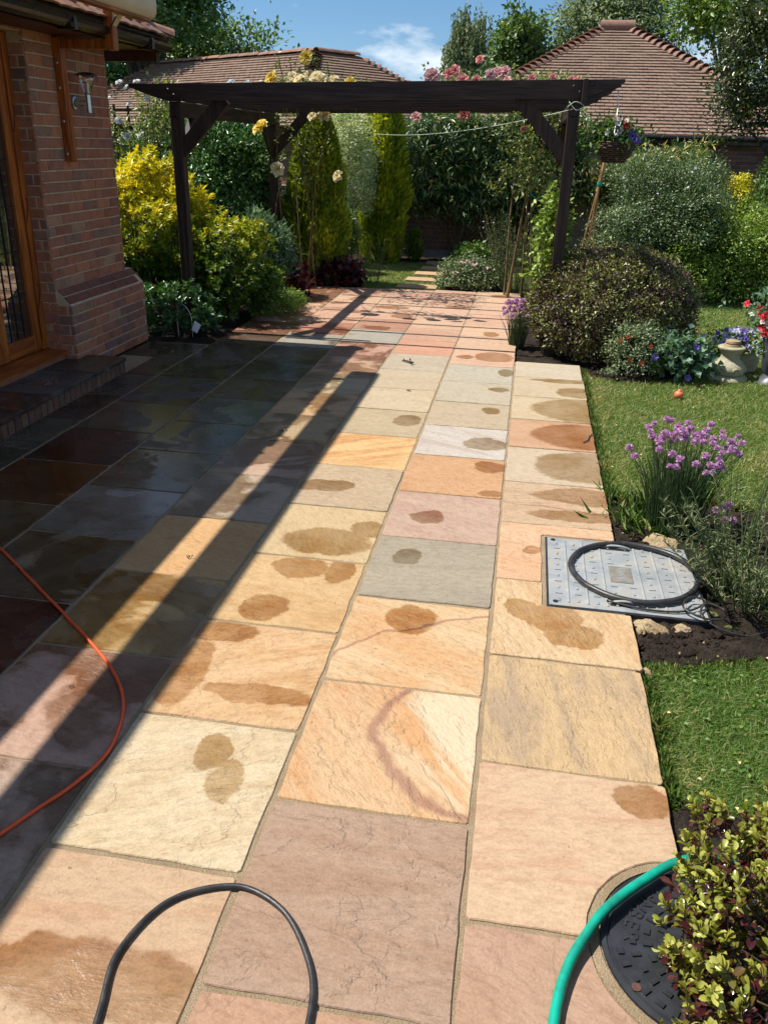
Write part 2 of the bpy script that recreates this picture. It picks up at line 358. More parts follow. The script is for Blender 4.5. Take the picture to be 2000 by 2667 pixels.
M['black_rubber'] = m_simple('black_rubber_hose', (0.014, 0.015, 0.018, 1), 0.42, var=0.2, nscale=28.0, bump=0.0012, bscale=120.0, col2=(0.040, 0.037, 0.034, 1))
M['black_plastic'] = m_simple('black_plastic_cover', (0.030, 0.032, 0.037, 1), 0.40, var=0.25, nscale=14.0, bump=0.0006, bscale=300.0)
M['teal'] = m_simple('teal_hose', srgb(0, 158, 134), 0.42, var=0.05, nscale=18.0, col2=srgb(10, 120, 100), bump=0.0008, bscale=500.0)
M['orange'] = m_simple('orange_cable', srgb(226, 84, 34), 0.45, var=0.06)
M['galv'] = None
M['soil'] = m_ground('dark_soil', [(0.3, (0.024, 0.017, 0.012)), (0.55, (0.045, 0.033, 0.024)), (0.75, (0.075, 0.056, 0.040))], 14.0, 0.03)
M['lawn'] = m_ground('lawn_turf', [(0.3, (0.080, 0.125, 0.026)), (0.5, (0.130, 0.165, 0.042)), (0.72, (0.24, 0.205, 0.090))], 2.4, 0.02, fine=70.0)
M['ground'] = m_ground('far_ground', [(0.3, (0.035, 0.055, 0.015)), (0.7, (0.075, 0.085, 0.030))], 0.5, 0.02)
M['cane'] = m_wood('bamboo_cane', srgb(150, 110, 70), srgb(200, 165, 115), (8, 8, 1), 0.5)
M['bark'] = m_wood('bark', (0.050, 0.036, 0.026, 1), (0.125, 0.095, 0.070, 1), (9, 9, 1.6), 0.9, bump=0.01)
M['stem'] = m_wood('rose_stem', srgb(92, 78, 50), srgb(140, 118, 78), (9, 9, 2), 0.7)
M['greenstem'] = m_simple('green_stem', (0.070, 0.115, 0.030, 1), 0.5, var=0.15)
M['rock'] = m_ground('sandstone_rubble', [(0.3, (0.30, 0.21, 0.11)), (0.7, (0.50, 0.39, 0.24))], 9.0, 0.01)
M['cast_stone'] = m_ground('cast_stone', [(0.3, (0.34, 0.31, 0.20)), (0.7, (0.52, 0.48, 0.34))], 12.0, 0.006)
M['rope'] = m_simple('pale_rope', srgb(178, 196, 176), 0.7, var=0.1)
M['white'] = m_simple('white_card', (0.72, 0.74, 0.76, 1), 0.6, var=0.05)
M['grey_pot'] = m_simple('slate_grey_pot', (0.085, 0.092, 0.105, 1), 0.38, var=0.1)
M['clay_ball'] = m_simple('faded_orange_plastic', srgb(224, 120, 78), 0.5, var=0.08)
M['wicker'] = m_wood('brown_wicker', (0.030, 0.018, 0.013, 1), (0.105, 0.060, 0.042, 1), (20, 20, 40), 0.6)
M['dark'] = m_simple('shade_and_lead_black', (0.012, 0.012, 0.013, 1), 0.9)  # near-black for lead bars and slots; also paints the unlit room dark
M['render_wall'] = m_simple('plain_wall', (0.30, 0.24, 0.19, 1), 0.9, var=0.1, world=True)
def m_galv():
    a = NT('galvanised_steel'); co = a.objco()
    n1 = a.noise(co, 9.0, 6.0, 0.65, 0.6).outputs['Fac']; n2 = a.noise(co, 26.0, 4.0, 0.6).outputs['Fac']
    c = a.ramp(n1, [(0.3, (0.26, 0.285, 0.29)), (0.5, (0.35, 0.365, 0.36)), (0.62, (0.38, 0.36, 0.31)), (0.75, (0.27, 0.25, 0.21))])
    c = a.mix(a.rng(n2, 0.5, 0.7, 0.0, 0.5), c, (0.44, 0.455, 0.46, 1))
    a.principled(Base_Color=c, Metallic=0.30, Roughness=a.rng(n1, 0.3, 0.7, 0.40, 0.60), Normal=a.bump(n2, 0.3, 0.002)); return a.m
M['galv'] = m_galv()
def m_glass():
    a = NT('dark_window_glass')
    p = a.n('BsdfPrincipled', None, Base_Color=(0.010, 0.012, 0.012, 1), Roughness=0.03, Specular_IOR_Level=0.9)  # opaque near-black base paints the unlit room into the pane
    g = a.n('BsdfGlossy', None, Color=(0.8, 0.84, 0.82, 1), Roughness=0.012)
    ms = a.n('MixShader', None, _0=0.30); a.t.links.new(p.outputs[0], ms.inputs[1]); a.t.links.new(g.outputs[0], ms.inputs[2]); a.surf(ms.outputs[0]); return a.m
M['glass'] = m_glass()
def m_lampglass():
    a = NT('clear_lamp_glass')
    t = a.n('BsdfTransparent', None, Color=(0.93, 0.9, 0.86, 1)); g = a.n('BsdfGlossy', None, Color=(1, 1, 1, 1), Roughness=0.05)
    lw = a.n('LayerWeight', None, Blend=0.35).outputs['Fresnel']
    ms = a.n('MixShader', None, _0=a.math('ADD', a.math('MULTIPLY', lw, 0.6), 0.12)); a.t.links.new(t.outputs[0], ms.inputs[1]); a.t.links.new(g.outputs[0], ms.inputs[2]); a.surf(ms.outputs[0]); return a.m
M['lampglass'] = m_lampglass()

# foliage palettes (real leaf colours)
FO = {}
FO['yellow'] = m_foliage('golden_choisya_leaf', [(0.0, (0.044, 0.105, 0.013)), (0.38, (0.121, 0.209, 0.018)), (0.66, (0.462, 0.484, 0.024)), (1.0, (0.814, 0.704, 0.039))], 0.34, 0.38)
FO['glossy'] = m_foliage('glossy_dark_leaf', [(0.0, (0.042, 0.105, 0.035)), (0.5, (0.092, 0.217, 0.063)), (1.0, (0.228, 0.402, 0.121))], 0.24, 0.30, 0.5)
FO['conifer'] = m_foliage('golden_conifer_spray', [(0.0, (0.117, 0.216, 0.024)), (0.5, (0.331, 0.429, 0.033)), (1.0, (0.777, 0.718, 0.057))], 0.34, 0.6, 0.2)
FO['conifer_dark'] = m_foliage('green_conifer_spray', [(0.0, (0.049, 0.105, 0.022)), (0.6, (0.159, 0.264, 0.035)), (1.0, (0.423, 0.491, 0.053))], 0.26, 0.6, 0.2)
FO['varieg'] = m_foliage('cream_edged_leaf', [(0.0, (0.195, 0.289, 0.131)), (0.4, (0.522, 0.626, 0.326)), (1.0, (0.850, 0.850, 0.782))], 0.4, 0.45, 0.4)
FO['climber'] = m_foliage('evergreen_climber_leaf', [(0.0, (0.040, 0.087, 0.030)), (0.55, (0.109, 0.194, 0.054)), (0.85, (0.336, 0.389, 0.101)), (1.0, (0.670, 0.469, 0.186))], 0.28, 0.32, 0.55)
FO['seagreen'] = m_foliage('blue_green_leaf', [(0.0, (0.071, 0.152, 0.086)), (1.0, (0.205, 0.330, 0.187))], 0.28, 0.5)
FO['red'] = m_foliage('dark_red_leaf', [(0.0, (0.036, 0.011, 0.018)), (0.6, (0.134, 0.032, 0.040)), (1.0, (0.432, 0.090, 0.072))], 0.28, 0.36, 0.5, (1.4, 0.6, 0.5, 1))
FO['lime'] = m_foliage('bright_green_leaf', [(0.0, (0.073, 0.155, 0.022)), (0.6, (0.179, 0.293, 0.045)), (1.0, (0.374, 0.471, 0.081))], 0.32, 0.45)
FO['green'] = m_foliage('mid_green_leaf', [(0.0, (0.036, 0.089, 0.020)), (0.6, (0.097, 0.185, 0.039)), (1.0, (0.209, 0.306, 0.064))], 0.32, 0.42)
FO['rose'] = m_foliage('rose_leaf', [(0.0, (0.060, 0.110, 0.031)), (0.6, (0.161, 0.232, 0.060)), (1.0, (0.343, 0.362, 0.121))], 0.3, 0.4)
FO['bronze'] = m_foliage('bronze_and_green_leaf', [(0.0, (0.052, 0.025, 0.034)), (0.40, (0.098, 0.048, 0.048)), (0.58, (0.115, 0.121, 0.039)), (0.82, (0.230, 0.276, 0.069)), (1.0, (0.414, 0.437, 0.149))], 0.28, 0.36, 0.42)
FO['corner'] = m_foliage('young_bronze_shrub_leaf', [(0.0, (0.058, 0.012, 0.018)), (0.28, (0.122, 0.036, 0.031)), (0.42, (0.167, 0.167, 0.028)), (0.7, (0.347, 0.386, 0.058)), (1.0, (0.541, 0.541, 0.142))], 0.34, 0.24, 0.6)
FO['grass'] = m_foliage('grass_blade', [(0.0, (0.062, 0.135, 0.022)), (0.40, (0.115, 0.230, 0.038)), (0.70, (0.190, 0.295, 0.060)), (0.88, (0.36, 0.34, 0.12)), (1.0, (0.50, 0.42, 0.20))], 0.34, 0.5, 0.35)
FO['chive'] = m_foliage('chive_stalk', [(0.0, (0.042, 0.105, 0.031)), (1.0, (0.112, 0.210, 0.063))], 0.2, 0.4)
FO['lav'] = m_foliage('grey_green_stem_leaf', [(0.0, (0.070, 0.106, 0.044)), (0.6, (0.163, 0.202, 0.097)), (1.0, (0.327, 0.342, 0.178))], 0.2, 0.6, 0.25)
FO['cean'] = m_foliage('ceanothus_leaf', [(0.0, (0.052, 0.105, 0.041)), (0.6, (0.137, 0.216, 0.084)), (1.0, (0.302, 0.356, 0.196))], 0.3, 0.36, 0.5)
FO['tree'] = m_foliage('tree_leaf', [(0.0, (0.049, 0.101, 0.027)), (0.6, (0.123, 0.214, 0.049)), (1.0, (0.258, 0.348, 0.094))], 0.3, 0.45)
FO['birch'] = m_foliage('birch_leaf', [(0.0, (0.095, 0.149, 0.063)), (0.6, (0.212, 0.276, 0.127)), (1.0, (0.401, 0.442, 0.233))], 0.3, 0.5)
FO['holly'] = m_foliage('holly_leaf', [(0.0, (0.021, 0.043, 0.014)), (0.6, (0.060, 0.091, 0.025)), (1.0, (0.193, 0.201, 0.070))], 0.2, 0.32, 0.5)
FO['silver'] = m_foliage('pale_geranium_leaf', [(0.0, (0.076, 0.126, 0.050)), (1.0, (0.269, 0.336, 0.168))], 0.2, 0.5)
def m_petal(name, c1, c2, tr=0.3):
    return m_foliage(name, [(0.0, c1), (1.0, c2)], tr, 0.5, 0.25, (1.1, 1.05, 1.0, 1))
PE = dict(yellow=m_petal('yellow_petal', (0.80, 0.60, 0.06), (0.88, 0.74, 0.24)), cream=m_petal('cream_petal', (0.78, 0.62, 0.26), (0.86, 0.80, 0.58)),
          pink=m_petal('pink_petal', (0.72, 0.20, 0.20), (0.86, 0.52, 0.48)), white=m_petal('white_petal', (0.72, 0.74, 0.74), (0.86, 0.86, 0.84)),
          mauve=m_petal('mauve_petal', (0.52, 0.24, 0.52), (0.80, 0.52, 0.76)), lilac=m_petal('lilac_petal', (0.48, 0.46, 0.74), (0.72, 0.71, 0.88)),
          red=m_petal('red_petal', (0.50, 0.015, 0.030), (0.72, 0.06, 0.08)), violet=m_petal('violet_petal', (0.12, 0.07, 0.42), (0.26, 0.18, 0.62)),
          orange=m_petal('orange_petal', (0.62, 0.09, 0.03), (0.74, 0.18, 0.06)), palepink=m_petal('pale_pink_petal', (0.74, 0.38, 0.38), (0.85, 0.62, 0.60)))

# ------------------------------------------------------------------ leaves
def nrm(a): return a / np.maximum(np.linalg.norm(a, axis=1, keepdims=True), 1e-9)
def leaf_mesh(name, P, D, N, Ln, Wd, t, hero=False, fold=0.18, curl=0.12):
    P = np.asarray(P, float); n = len(P)
    D = nrm(D); N = nrm(N - D * np.sum(N * D, 1, keepdims=True)); S = np.cross(D, N)
    Ln = np.broadcast_to(np.asarray(Ln, float).reshape(-1, 1), (n, 1)); Wd = np.broadcast_to(np.asarray(Wd, float).reshape(-1, 1), (n, 1))
    if not hero:
        v = np.stack([P, P + D * Ln * .48 + S * Wd * .5 + N * Wd * fold, P + D * Ln - N * Ln * curl, P + D * Ln * .48 - S * Wd * .5 + N * Wd * fold], 1)
        b = np.arange(n)[:, None] * 4
        F = np.concatenate([b + [0, 1, 2], b + [0, 2, 3]])
        return np_mesh(name, v.reshape(-1, 3), F, np.repeat(t, 4))
    def q(a, w, lift): return P + D * Ln * a + S * Wd * w + N * (Wd * lift * fold * 2 - Ln * curl * a * a)
    v = np.stack([q(0, 0, 0), q(.22, .30, .6), q(.22, 0, 0), q(.22, -.30, .6), q(.58, .5, 1), q(.58, 0, 0), q(.58, -.5, 1), q(.84, .40, .7), q(.84, 0, 0), q(.84, -.40, .7), q(1, 0, 0)], 1)
    b = np.arange(n)[:, None] * 11
    T = np.concatenate([b + [0, 1, 2], b + [0, 2, 3], b + [7, 10, 8], b + [8, 10, 9]])
    Q = np.concatenate([b + [1, 4, 5, 2], b + [2, 5, 6, 3], b + [4, 7, 8, 5], b + [5, 8, 9, 6]])
    return np_mesh(name, v.reshape(-1, 3), [T, Q], np.repeat(t, 11), smooth=True)
def rdir(r, n): return nrm(r.normal(size=(n, 3)))
def clump_points(r, center, radii, n_clump, expo=2.0, amp=0.15, freq=2.2, zlow=-0.6, depth=(0.72, 1.0), seed=0):
    d = rdir(r, int(n_clump * 2.2)); d = d[d[:, 2] > zlow][:n_clump]
    k = (np.abs(d) ** expo).sum(1) ** (-1 / expo)
    nz = np.array([mnoise.noise(Vector(x) * freq + Vector((seed * 3.1, seed * 1.7, 0))) for x in d])
    f = k * (1 + amp * 2 * nz) * (depth[0] + (depth[1] - depth[0]) * r.random(len(d)) ** 0.6)
    nn = nrm(d / np.asarray(radii)[None, :])
    return np.asarray(center)[None, :] + d * f[:, None] * np.asarray(radii)[None, :], nn, nz
def cloud(name, parent, mat, cl, nn, per, cr, leaf, seed, out=0.6, up=0.25, droop=0.0, nrm_up=0.6, tbase=0.5, tvar=0.22, tclump=0.18, nz=None, zmin=0.0, hero=False, fold=0.18, curl=0.12, tz=None, size_var=0.3):
    r = np.random.default_rng(seed); m = len(cl)
    idx = np.repeat(np.arange(m), per); n = len(idx)
    P = cl[idx] + r.normal(size=(n, 3)) * cr * np.array([1, 1, 0.8])
    D = nn[idx] * out + rdir(r, n) * 0.75 + np.array([0, 0, up - droop])
    N = nn[idx] * 0.6 + rdir(r, n) * 0.55 + np.array([0, 0, nrm_up])
    tc = r.normal(size=m) * tclump
    t = tbase + tc[idx] + r.normal(size=n) * tvar
    if tz is not None: t = t + tz(P)
    s = 1 + size_var * (r.random(n) * 2 - 1)
    k = P[:, 2] > zmin
    me = leaf_mesh(name, P[k], D[k], N[k], leaf[0] * s[k], leaf[1] * s[k], np.clip(t[k], 0, 1), hero, fold, curl)
    return obj(name, me, mat, parent)
def branches(name, parent, mat, base, targets, r0=0.012, seed=0, k=5, spread=0.08, n=5):
    rr = random.Random(seed); mb = MB()
    for tg in targets:
        b = Vector(base) + Vector((rr.uniform(-1, 1), rr.uniform(-1, 1), 0)) * spread; e = Vector(tg)
        h = e - b; mid = b + h * 0.5 + Vector((-h.x * .18, -h.y * .18, abs(h.z) * .12)) + Vector((rr.uniform(-1, 1), rr.uniform(-1, 1), 0)) * h.length * .06
        P = spline([b, mid, e], n); rad = [r0 * (1 - .75 * i / (len(P) - 1)) for i in range(len(P))]
        mb.tube(P, rad, k, cap=False)
    return mb.make(name, mat, parent, smooth=True)
def shrub(name, label, cat, base, center, radii, n_clump, per, cr, leaf, mat, seed, stem=None, expo=2.0, amp=0.15, group=None, nst=14, r0=0.012, depth=(0.72, 1.0), zlow=-0.6, zmin=0.005, freq=2.2, lobes=None, **kw):
    t = thing(name, label, cat, base, group)
    r = np.random.default_rng(seed)
    parts = [clump_points(r, center, radii, n_clump, expo, amp, freq, zlow, depth, seed)]
    for q, (c2, r2, n2) in enumerate(lobes or []): parts.append(clump_points(r, c2, r2, n2, expo, amp, freq, zlow, depth, seed + q + 5))
    cl = np.concatenate([x[0] for x in parts]); nn = np.concatenate([x[1] for x in parts])
    ok = cl[:, 2] > zmin; cl, nn = cl[ok], nn[ok]
    cloud('foliage', t, mat, cl, nn, per, cr, leaf, seed + 1, zmin=zmin, **kw)
    if nst: branches('branches', t, stem or M['bark'], (base[0], base[1], base[2] - .02), [cl[i] for i in r.choice(len(cl), min(nst, len(cl)), replace=False)], r0, seed)
    return t
def shoots(name, parent, mat, cl, nn, per, length, leaf, seed, stem=True, t0=.19, t1=.90, tvar=.15, spread=.9, hero=True, stemr=.0016):
    """leafy shoots: leaves set round a twig, older ones below, young ones at the tip"""
    r = np.random.default_rng(seed); m = len(cl); ax = nrm(nn * .75 + rdir(r, m) * .55 + np.array([0, 0, .45]))
    ln = length * (.6 + .8 * r.random(m)); tw = r.normal(size=m) * .14
    idx = np.repeat(np.arange(m), per); n = len(idx); tier = np.tile((np.arange(per) + .5) / per, m) + r.normal(size=n) * .03
    side = rdir(r, n); side = nrm(side - ax[idx] * np.sum(side * ax[idx], 1, keepdims=True))
    P = cl[idx] - ax[idx] * (ln[idx] * (1 - tier))[:, None]
    D = side * (spread * (1.15 - .65 * tier))[:, None] + ax[idx] * (.25 + .75 * tier)[:, None] + rdir(r, n) * .22
    N = ax[idx] + rdir(r, n) * .35 - side * .2
    t = np.clip(t0 + (t1 - t0) * tier ** 1.4 + tw[idx] + r.normal(size=n) * tvar, 0, 1)
    sz = (.65 + .6 * r.random(n)) * (1.1 - .35 * tier); k = P[:, 2] > .005
    obj(name, leaf_mesh(name, P[k], D[k], N[k], leaf[0] * sz[k], leaf[1] * sz[k], t[k], hero, .17, .16), mat, parent)
    if stem:
        mb = MB()
        for i in range(m):
            e = Vector(cl[i]); b = e - Vector(ax[i]) * ln[i] * 1.5
            if b.z > 0: mb.tube([b, e], [stemr, stemr * .6], 4, cap=False)
        mb.make('twigs', M['bark'], parent)
def conifer(name, label, base, H, R, n, mat, seed, leaf=(0.085, 0.032), prof=0.55, belly=0.28, bump=0.16, tbase=0.5):
    t = thing(name, label, 'conifer', base); r = np.random.default_rng(seed)
    h = r.random(n) ** 0.85; a = r.random(n) * 2 * np.pi
    pr = np.where(h < belly, 0.72 + 0.28 * (h / belly), np.maximum(1 - (h - belly) / (1 - belly), 0) ** prof)
    bz = np.array([mnoise.noise(Vector((math.cos(x) * 2.2, math.sin(x) * 2.2, y * H * 2.6 + seed))) for x, y in zip(a[::12], h[::12])])
    bz = np.repeat(bz, 12)[:n]; bz = np.pad(bz, (0, n - len(bz)))
    # sprays: every 12 leaves share one tip
    a = np.repeat(a[::12], 12)[:n] + r.normal(size=n) * 0.10; h = np.clip(np.repeat(h[::12], 12)[:n] + r.normal(size=n) * 0.022, 0, 1)
    pr = np.where(h < belly, 0.72 + 0.28 * (h / belly), np.maximum(1 - (h - belly) / (1 - belly), 0) ** prof)
    rr_ = R * pr * (1 + bump * 2 * bz) * (0.78 + 0.24 * r.random(n)) + 0.01
    o = np.stack([np.cos(a), np.sin(a), np.zeros(n)], 1)
    P = np.asarray(base)[None, :] + o * rr_[:, None] + np.stack([np.zeros(n), np.zeros(n), h * H], 1)
    D = o * 0.55 + np.array([0, 0, 1.0]) + rdir(r, n) * 0.35
    N = np.cross(D, rdir(r, n))
    me = leaf_mesh('foliage', P, D, N, leaf[0] * (0.7 + .6 * r.random(n)), leaf[1] * (0.7 + .6 * r.random(n)), np.clip(tbase + bz * 0.5 + r.normal(size=n) * 0.2, 0, 1), fold=0.1)
    obj('foliage', me, mat, t)
    MB().tube([(base[0], base[1], base[2] - .03), (base[0], base[1], base[2] + H * .8)], [0.05, 0.015], 7).make('trunk', M['bark'], t)
    return t
def tree(name, label, base, trunk_h, center, radii, n_clump, per, cr, leaf, mat, seed, tr=0.18, limbs=18, group=None, expo=2.0, amp=0.28, depth=(0.35, 1.0), freq=2.6, weep=0, zlow=-0.75, **kw):
    t = thing(name, label, 'tree', base, group); r = np.random.default_rng(seed)
    cl, nn, nz = clump_points(r, center, radii, n_clump, expo, amp, freq, zlow, depth, seed)
    if weep:
        P, D, N, T = [], [], [], []
        for c0 in cl:
            ln = r.uniform(0.5, 1.0) * weep; k = per; s = np.sort(r.random(k)) * ln
            p = c0[None, :] + np.stack([r.normal(size=k) * .03 + s * r.normal() * .06, r.normal(size=k) * .03 + s * r.normal() * .06, -s], 1)
            P.append(p); D.append(rdir(r, k) * .5 + np.array([0, 0, -1])); N.append(rdir(r, k)); T.append(np.full(k, .5 + r.normal() * .2))
        P = np.concatenate(P); n = len(P)
        me = leaf_mesh('crown', P, np.concatenate(D), np.concatenate(N), leaf[0] * (0.7 + .6 * r.random(n)), leaf[1] * (0.7 + .6 * r.random(n)), np.clip(np.concatenate(T) + r.normal(size=n) * .15, 0, 1))
        obj('crown', me, mat, t)
    else:
        cloud('crown', t, mat, cl, nn, per, cr, leaf, seed + 1, **kw)
    top = Vector(center) + Vector((0, 0, radii[2] * .6))
    b = Vector(base) + Vector((0, 0, -.05)); f = Vector((base[0] * .6 + center[0] * .4, base[1] * .6 + center[1] * .4, base[2] + trunk_h))
    mb = MB(); mb.tube(spline([b, f, top], 6), [tr * (1 - .9 * i / 12) for i in range(13)], 8)
    rr = random.Random(seed)
    for i in r.choice(len(cl), min(limbs, len(cl)), replace=False):
        s = rr.uniform(.35, .8); p0 = f.lerp(top, s * .8) if rr.random() < .6 else b.lerp(f, .6 + .4 * s)
        e = Vector(cl[i]); m = (p0 + e) / 2 + Vector((0, 0, (e - p0).length * .12))
        mb.tube(spline([p0, m, e], 4), [tr * .38 * (1 - .85 * j / 8) for j in range(9)], 5, cap=False)
    mb.make('trunk', M['bark'], t, smooth=True)
    return t
# flower heads, shared meshes
def petals_mesh(name, rings, seed, jitter=0.12):
    """rings: (count, length, width, tilt from axis in rad, base radius, cup)"""
    r = np.random.default_rng(seed); P, D, N, Ls, Ws, T = [], [], [], [], [], []
    for k, (cnt, ln, wd, tilt, br, tv) in enumerate(rings):
        for i in range(cnt):
            a = 2 * math.pi * (i + 0.5 * (k % 2)) / cnt + r.normal() * jitter; tl = tilt + r.normal() * jitter
            o = np.array([math.cos(a), math.sin(a), 0]); d = o * math.sin(tl) + np.array([0, 0, math.cos(tl)])
            n_ = -o * math.cos(tl) + np.array([0, 0, math.sin(tl)])
            P.append(o * br); D.append(d); N.append(n_); Ls.append(ln * r.uniform(.88, 1.1)); Ws.append(wd); T.append(np.clip(tv + r.normal() * .15, 0, 1))
    return leaf_mesh(name, np.array(P), np.array(D), np.array(N), np.array(Ls), np.array(Ws), np.array(T), True, fold=0.22, curl=0.15)
FL = dict(
    rose=petals_mesh('rose_bloom', [(5, .030, .024, .25, .004, .2), (6, .036, .032, .65, .006, .4), (7, .044, .038, 1.05, .008, .7), (8, .046, .042, 1.45, .008, .9)], 1),
    open=petals_mesh('open_bloom', [(5, .020, .018, .5, .003, .1), (6, .036, .036, 1.15, .005, .6), (6, .042, .040, 1.45, .005, .9)], 2),
    pansy=petals_mesh('pansy_bloom', [(5, .026, .028, 1.35, .002, .6), (3, .014, .014, 1.1, .001, .1)], 3),
    five=petals_mesh('five_petal_bloom', [(5, .016, .015, 1.25, .001, .7)], 4),
    trumpet=petals_mesh('trumpet_bloom', [(6, .036, .036, 1.2, .003, .9), (5, .020, .016, .4, .002, .5)], 5))
def chive_head():
    r = np.random.default_rng(9); d = rdir(r, 90); d = d[d[:, 2] > -0.75]
    n = len(d); return leaf_mesh('chive_head', d * 0.004, d, rdir(r, n), 0.0135 * (0.8 + .4 * r.random(n)), np.full(n, 0.0075), np.clip(.5 + r.normal(size=n) * .3, 0, 1))
FL['chive'] = chive_head()
def flower(name, kind, col, parent, loc, r, size=1.0, face=(0, -0.5, 0.6), lab=None):
    me = FL[kind]
    key = kind + '_' + col
    if key not in FL:
        m2 = me.copy(); m2.name = key; m2.materials.clear(); m2.materials.append(PE[col]); FL[key] = m2
    z = (Vector(face) + Vector((r.uniform(-.4, .4), r.uniform(-.4, .4), r.uniform(-.2, .4)))).normalized()
    q = z.to_track_quat('Z', 'Y'); s = size * r.uniform(.82, 1.15)
    mw = Matrix.Translation(Vector(loc)) @ q.to_matrix().to_4x4() @ Matrix.Rotation(r.uniform(0, 6.28), 4, 'Z') @ Matrix.Scale(s, 4)
    return obj(name, FL[key], None, parent, mw=mw)
# ------------------------------------------------------------------ ground, patio, lawn, beds
GZ = -0.045
def grid_mesh(name, x0, x1, y0, y1, nx, ny, zf, clip=None):
    xs = np.linspace(x0, x1, nx); ys = np.linspace(y0, y1, ny); X, Y = np.meshgrid(xs, ys)
    Z = zf(X, Y); V = np.stack([X.ravel(), Y.ravel(), Z.ravel()], 1)
    i = np.arange((nx - 1) * (ny - 1)); a = i // (nx - 1) * nx + i % (nx - 1)
    F = np.stack([a, a + 1, a + nx + 1, a + nx], 1)
    if clip is not None:
        cx = V[F].mean(1); F = F[clip(cx[:, 0], cx[:, 1])]
    return np_mesh(name, V, F, smooth=True)
def inside(poly, X, Y):
    X = np.asarray(X); Y = np.asarray(Y); r = np.zeros(X.shape, bool); n = len(poly)
    for i in range(n):
        x1, y1 = poly[i]; x2, y2 = poly[(i + 1) % n]
        c = ((y1 > Y) != (y2 > Y)) & (X < (x2 - x1) * (Y - y1) / (y2 - y1 + 1e-12) + x1); r ^= c
    return r
MB().add([(-300, -60, GZ - .006), (300, -60, GZ - .006), (300, 600, GZ - .006), (-300, 600, GZ - .006)], [(0, 1, 2, 3)]).make('ground', M['ground'])['kind'] = 'structure'
MB().add([(-3.9, 10.6, GZ), (4.5, 10.6, GZ), (4.5, 14.6, GZ), (-3.9, 14.6, GZ)], [(0, 1, 2, 3)]).add([(0.4, 0.3, GZ), (7, 0.3, GZ), (7, 10.6, GZ), (0.4, 10.6, GZ)], [(0, 1, 2, 3)]).make('lawn', M['lawn'])['kind'] = 'structure'

XJ = [0.55, -0.005, -0.570, -1.112, -1.655, -2.212, -2.770, -3.335]
far = {'C': 10.98, 'B': 10.90, 'A': 10.82, 'Z': 10.74}
ROWS = {
 'D': [7.27, 6.74, 6.16, 5.575, 4.988, 4.39, 3.828, 3.225, 2.623, 2.03, 1.45, 0.865, 0.28],
 'C': [10.98, 10.53, 9.94, 9.36, 8.77, 8.19, 7.60, 7.01, 6.46, 5.875, 5.295, 4.71, 4.11, 3.54, 2.95, 2.354, 1.758, 1.172, 0.585],
 'B': [10.90, 10.20, 9.61, 9.03, 8.44, 7.86, 7.27, 6.70, 6.12, 5.56, 5.00, 4.41, 3.816, 3.23, 2.645, 2.053, 1.478, 0.89, 0.30],
 'A': [10.82, 10.55, 9.96, 9.38, 8.79, 8.20, 7.62, 7.03, 6.45, 5.86, 5.295, 4.73, 4.14, 3.54, 2.95, 2.36, 1.77, 1.18, 0.59],
 'Z': [10.74, 10.22, 9.63, 9.04, 8.46, 7.87, 7.28, 6.70, 6.12, 5.546, 4.97, 4.40, 3.81, 3.23, 2.64, 2.05, 1.46, 0.87],
 'Y': [10.66, 10.1, 9.5, 8.92, 8.34, 7.74, 7.16, 6.60, 6.02, 5.30, 4.68, 4.10, 3.52, 2.93, 2.34, 1.75],
 'X': [7.13, 6.58, 5.99, 5.42, 4.83, 4.25, 3.66, 3.08, 2.50]}
COLX = {'D': (0.55, -0.005), 'C': (-0.005, -0.570), 'B': (-0.570, -1.112), 'A': (-1.112, -1.655), 'Z': (-1.655, -2.212), 'Y': (-2.212, -2.770), 'X': (-2.770, -3.345)}
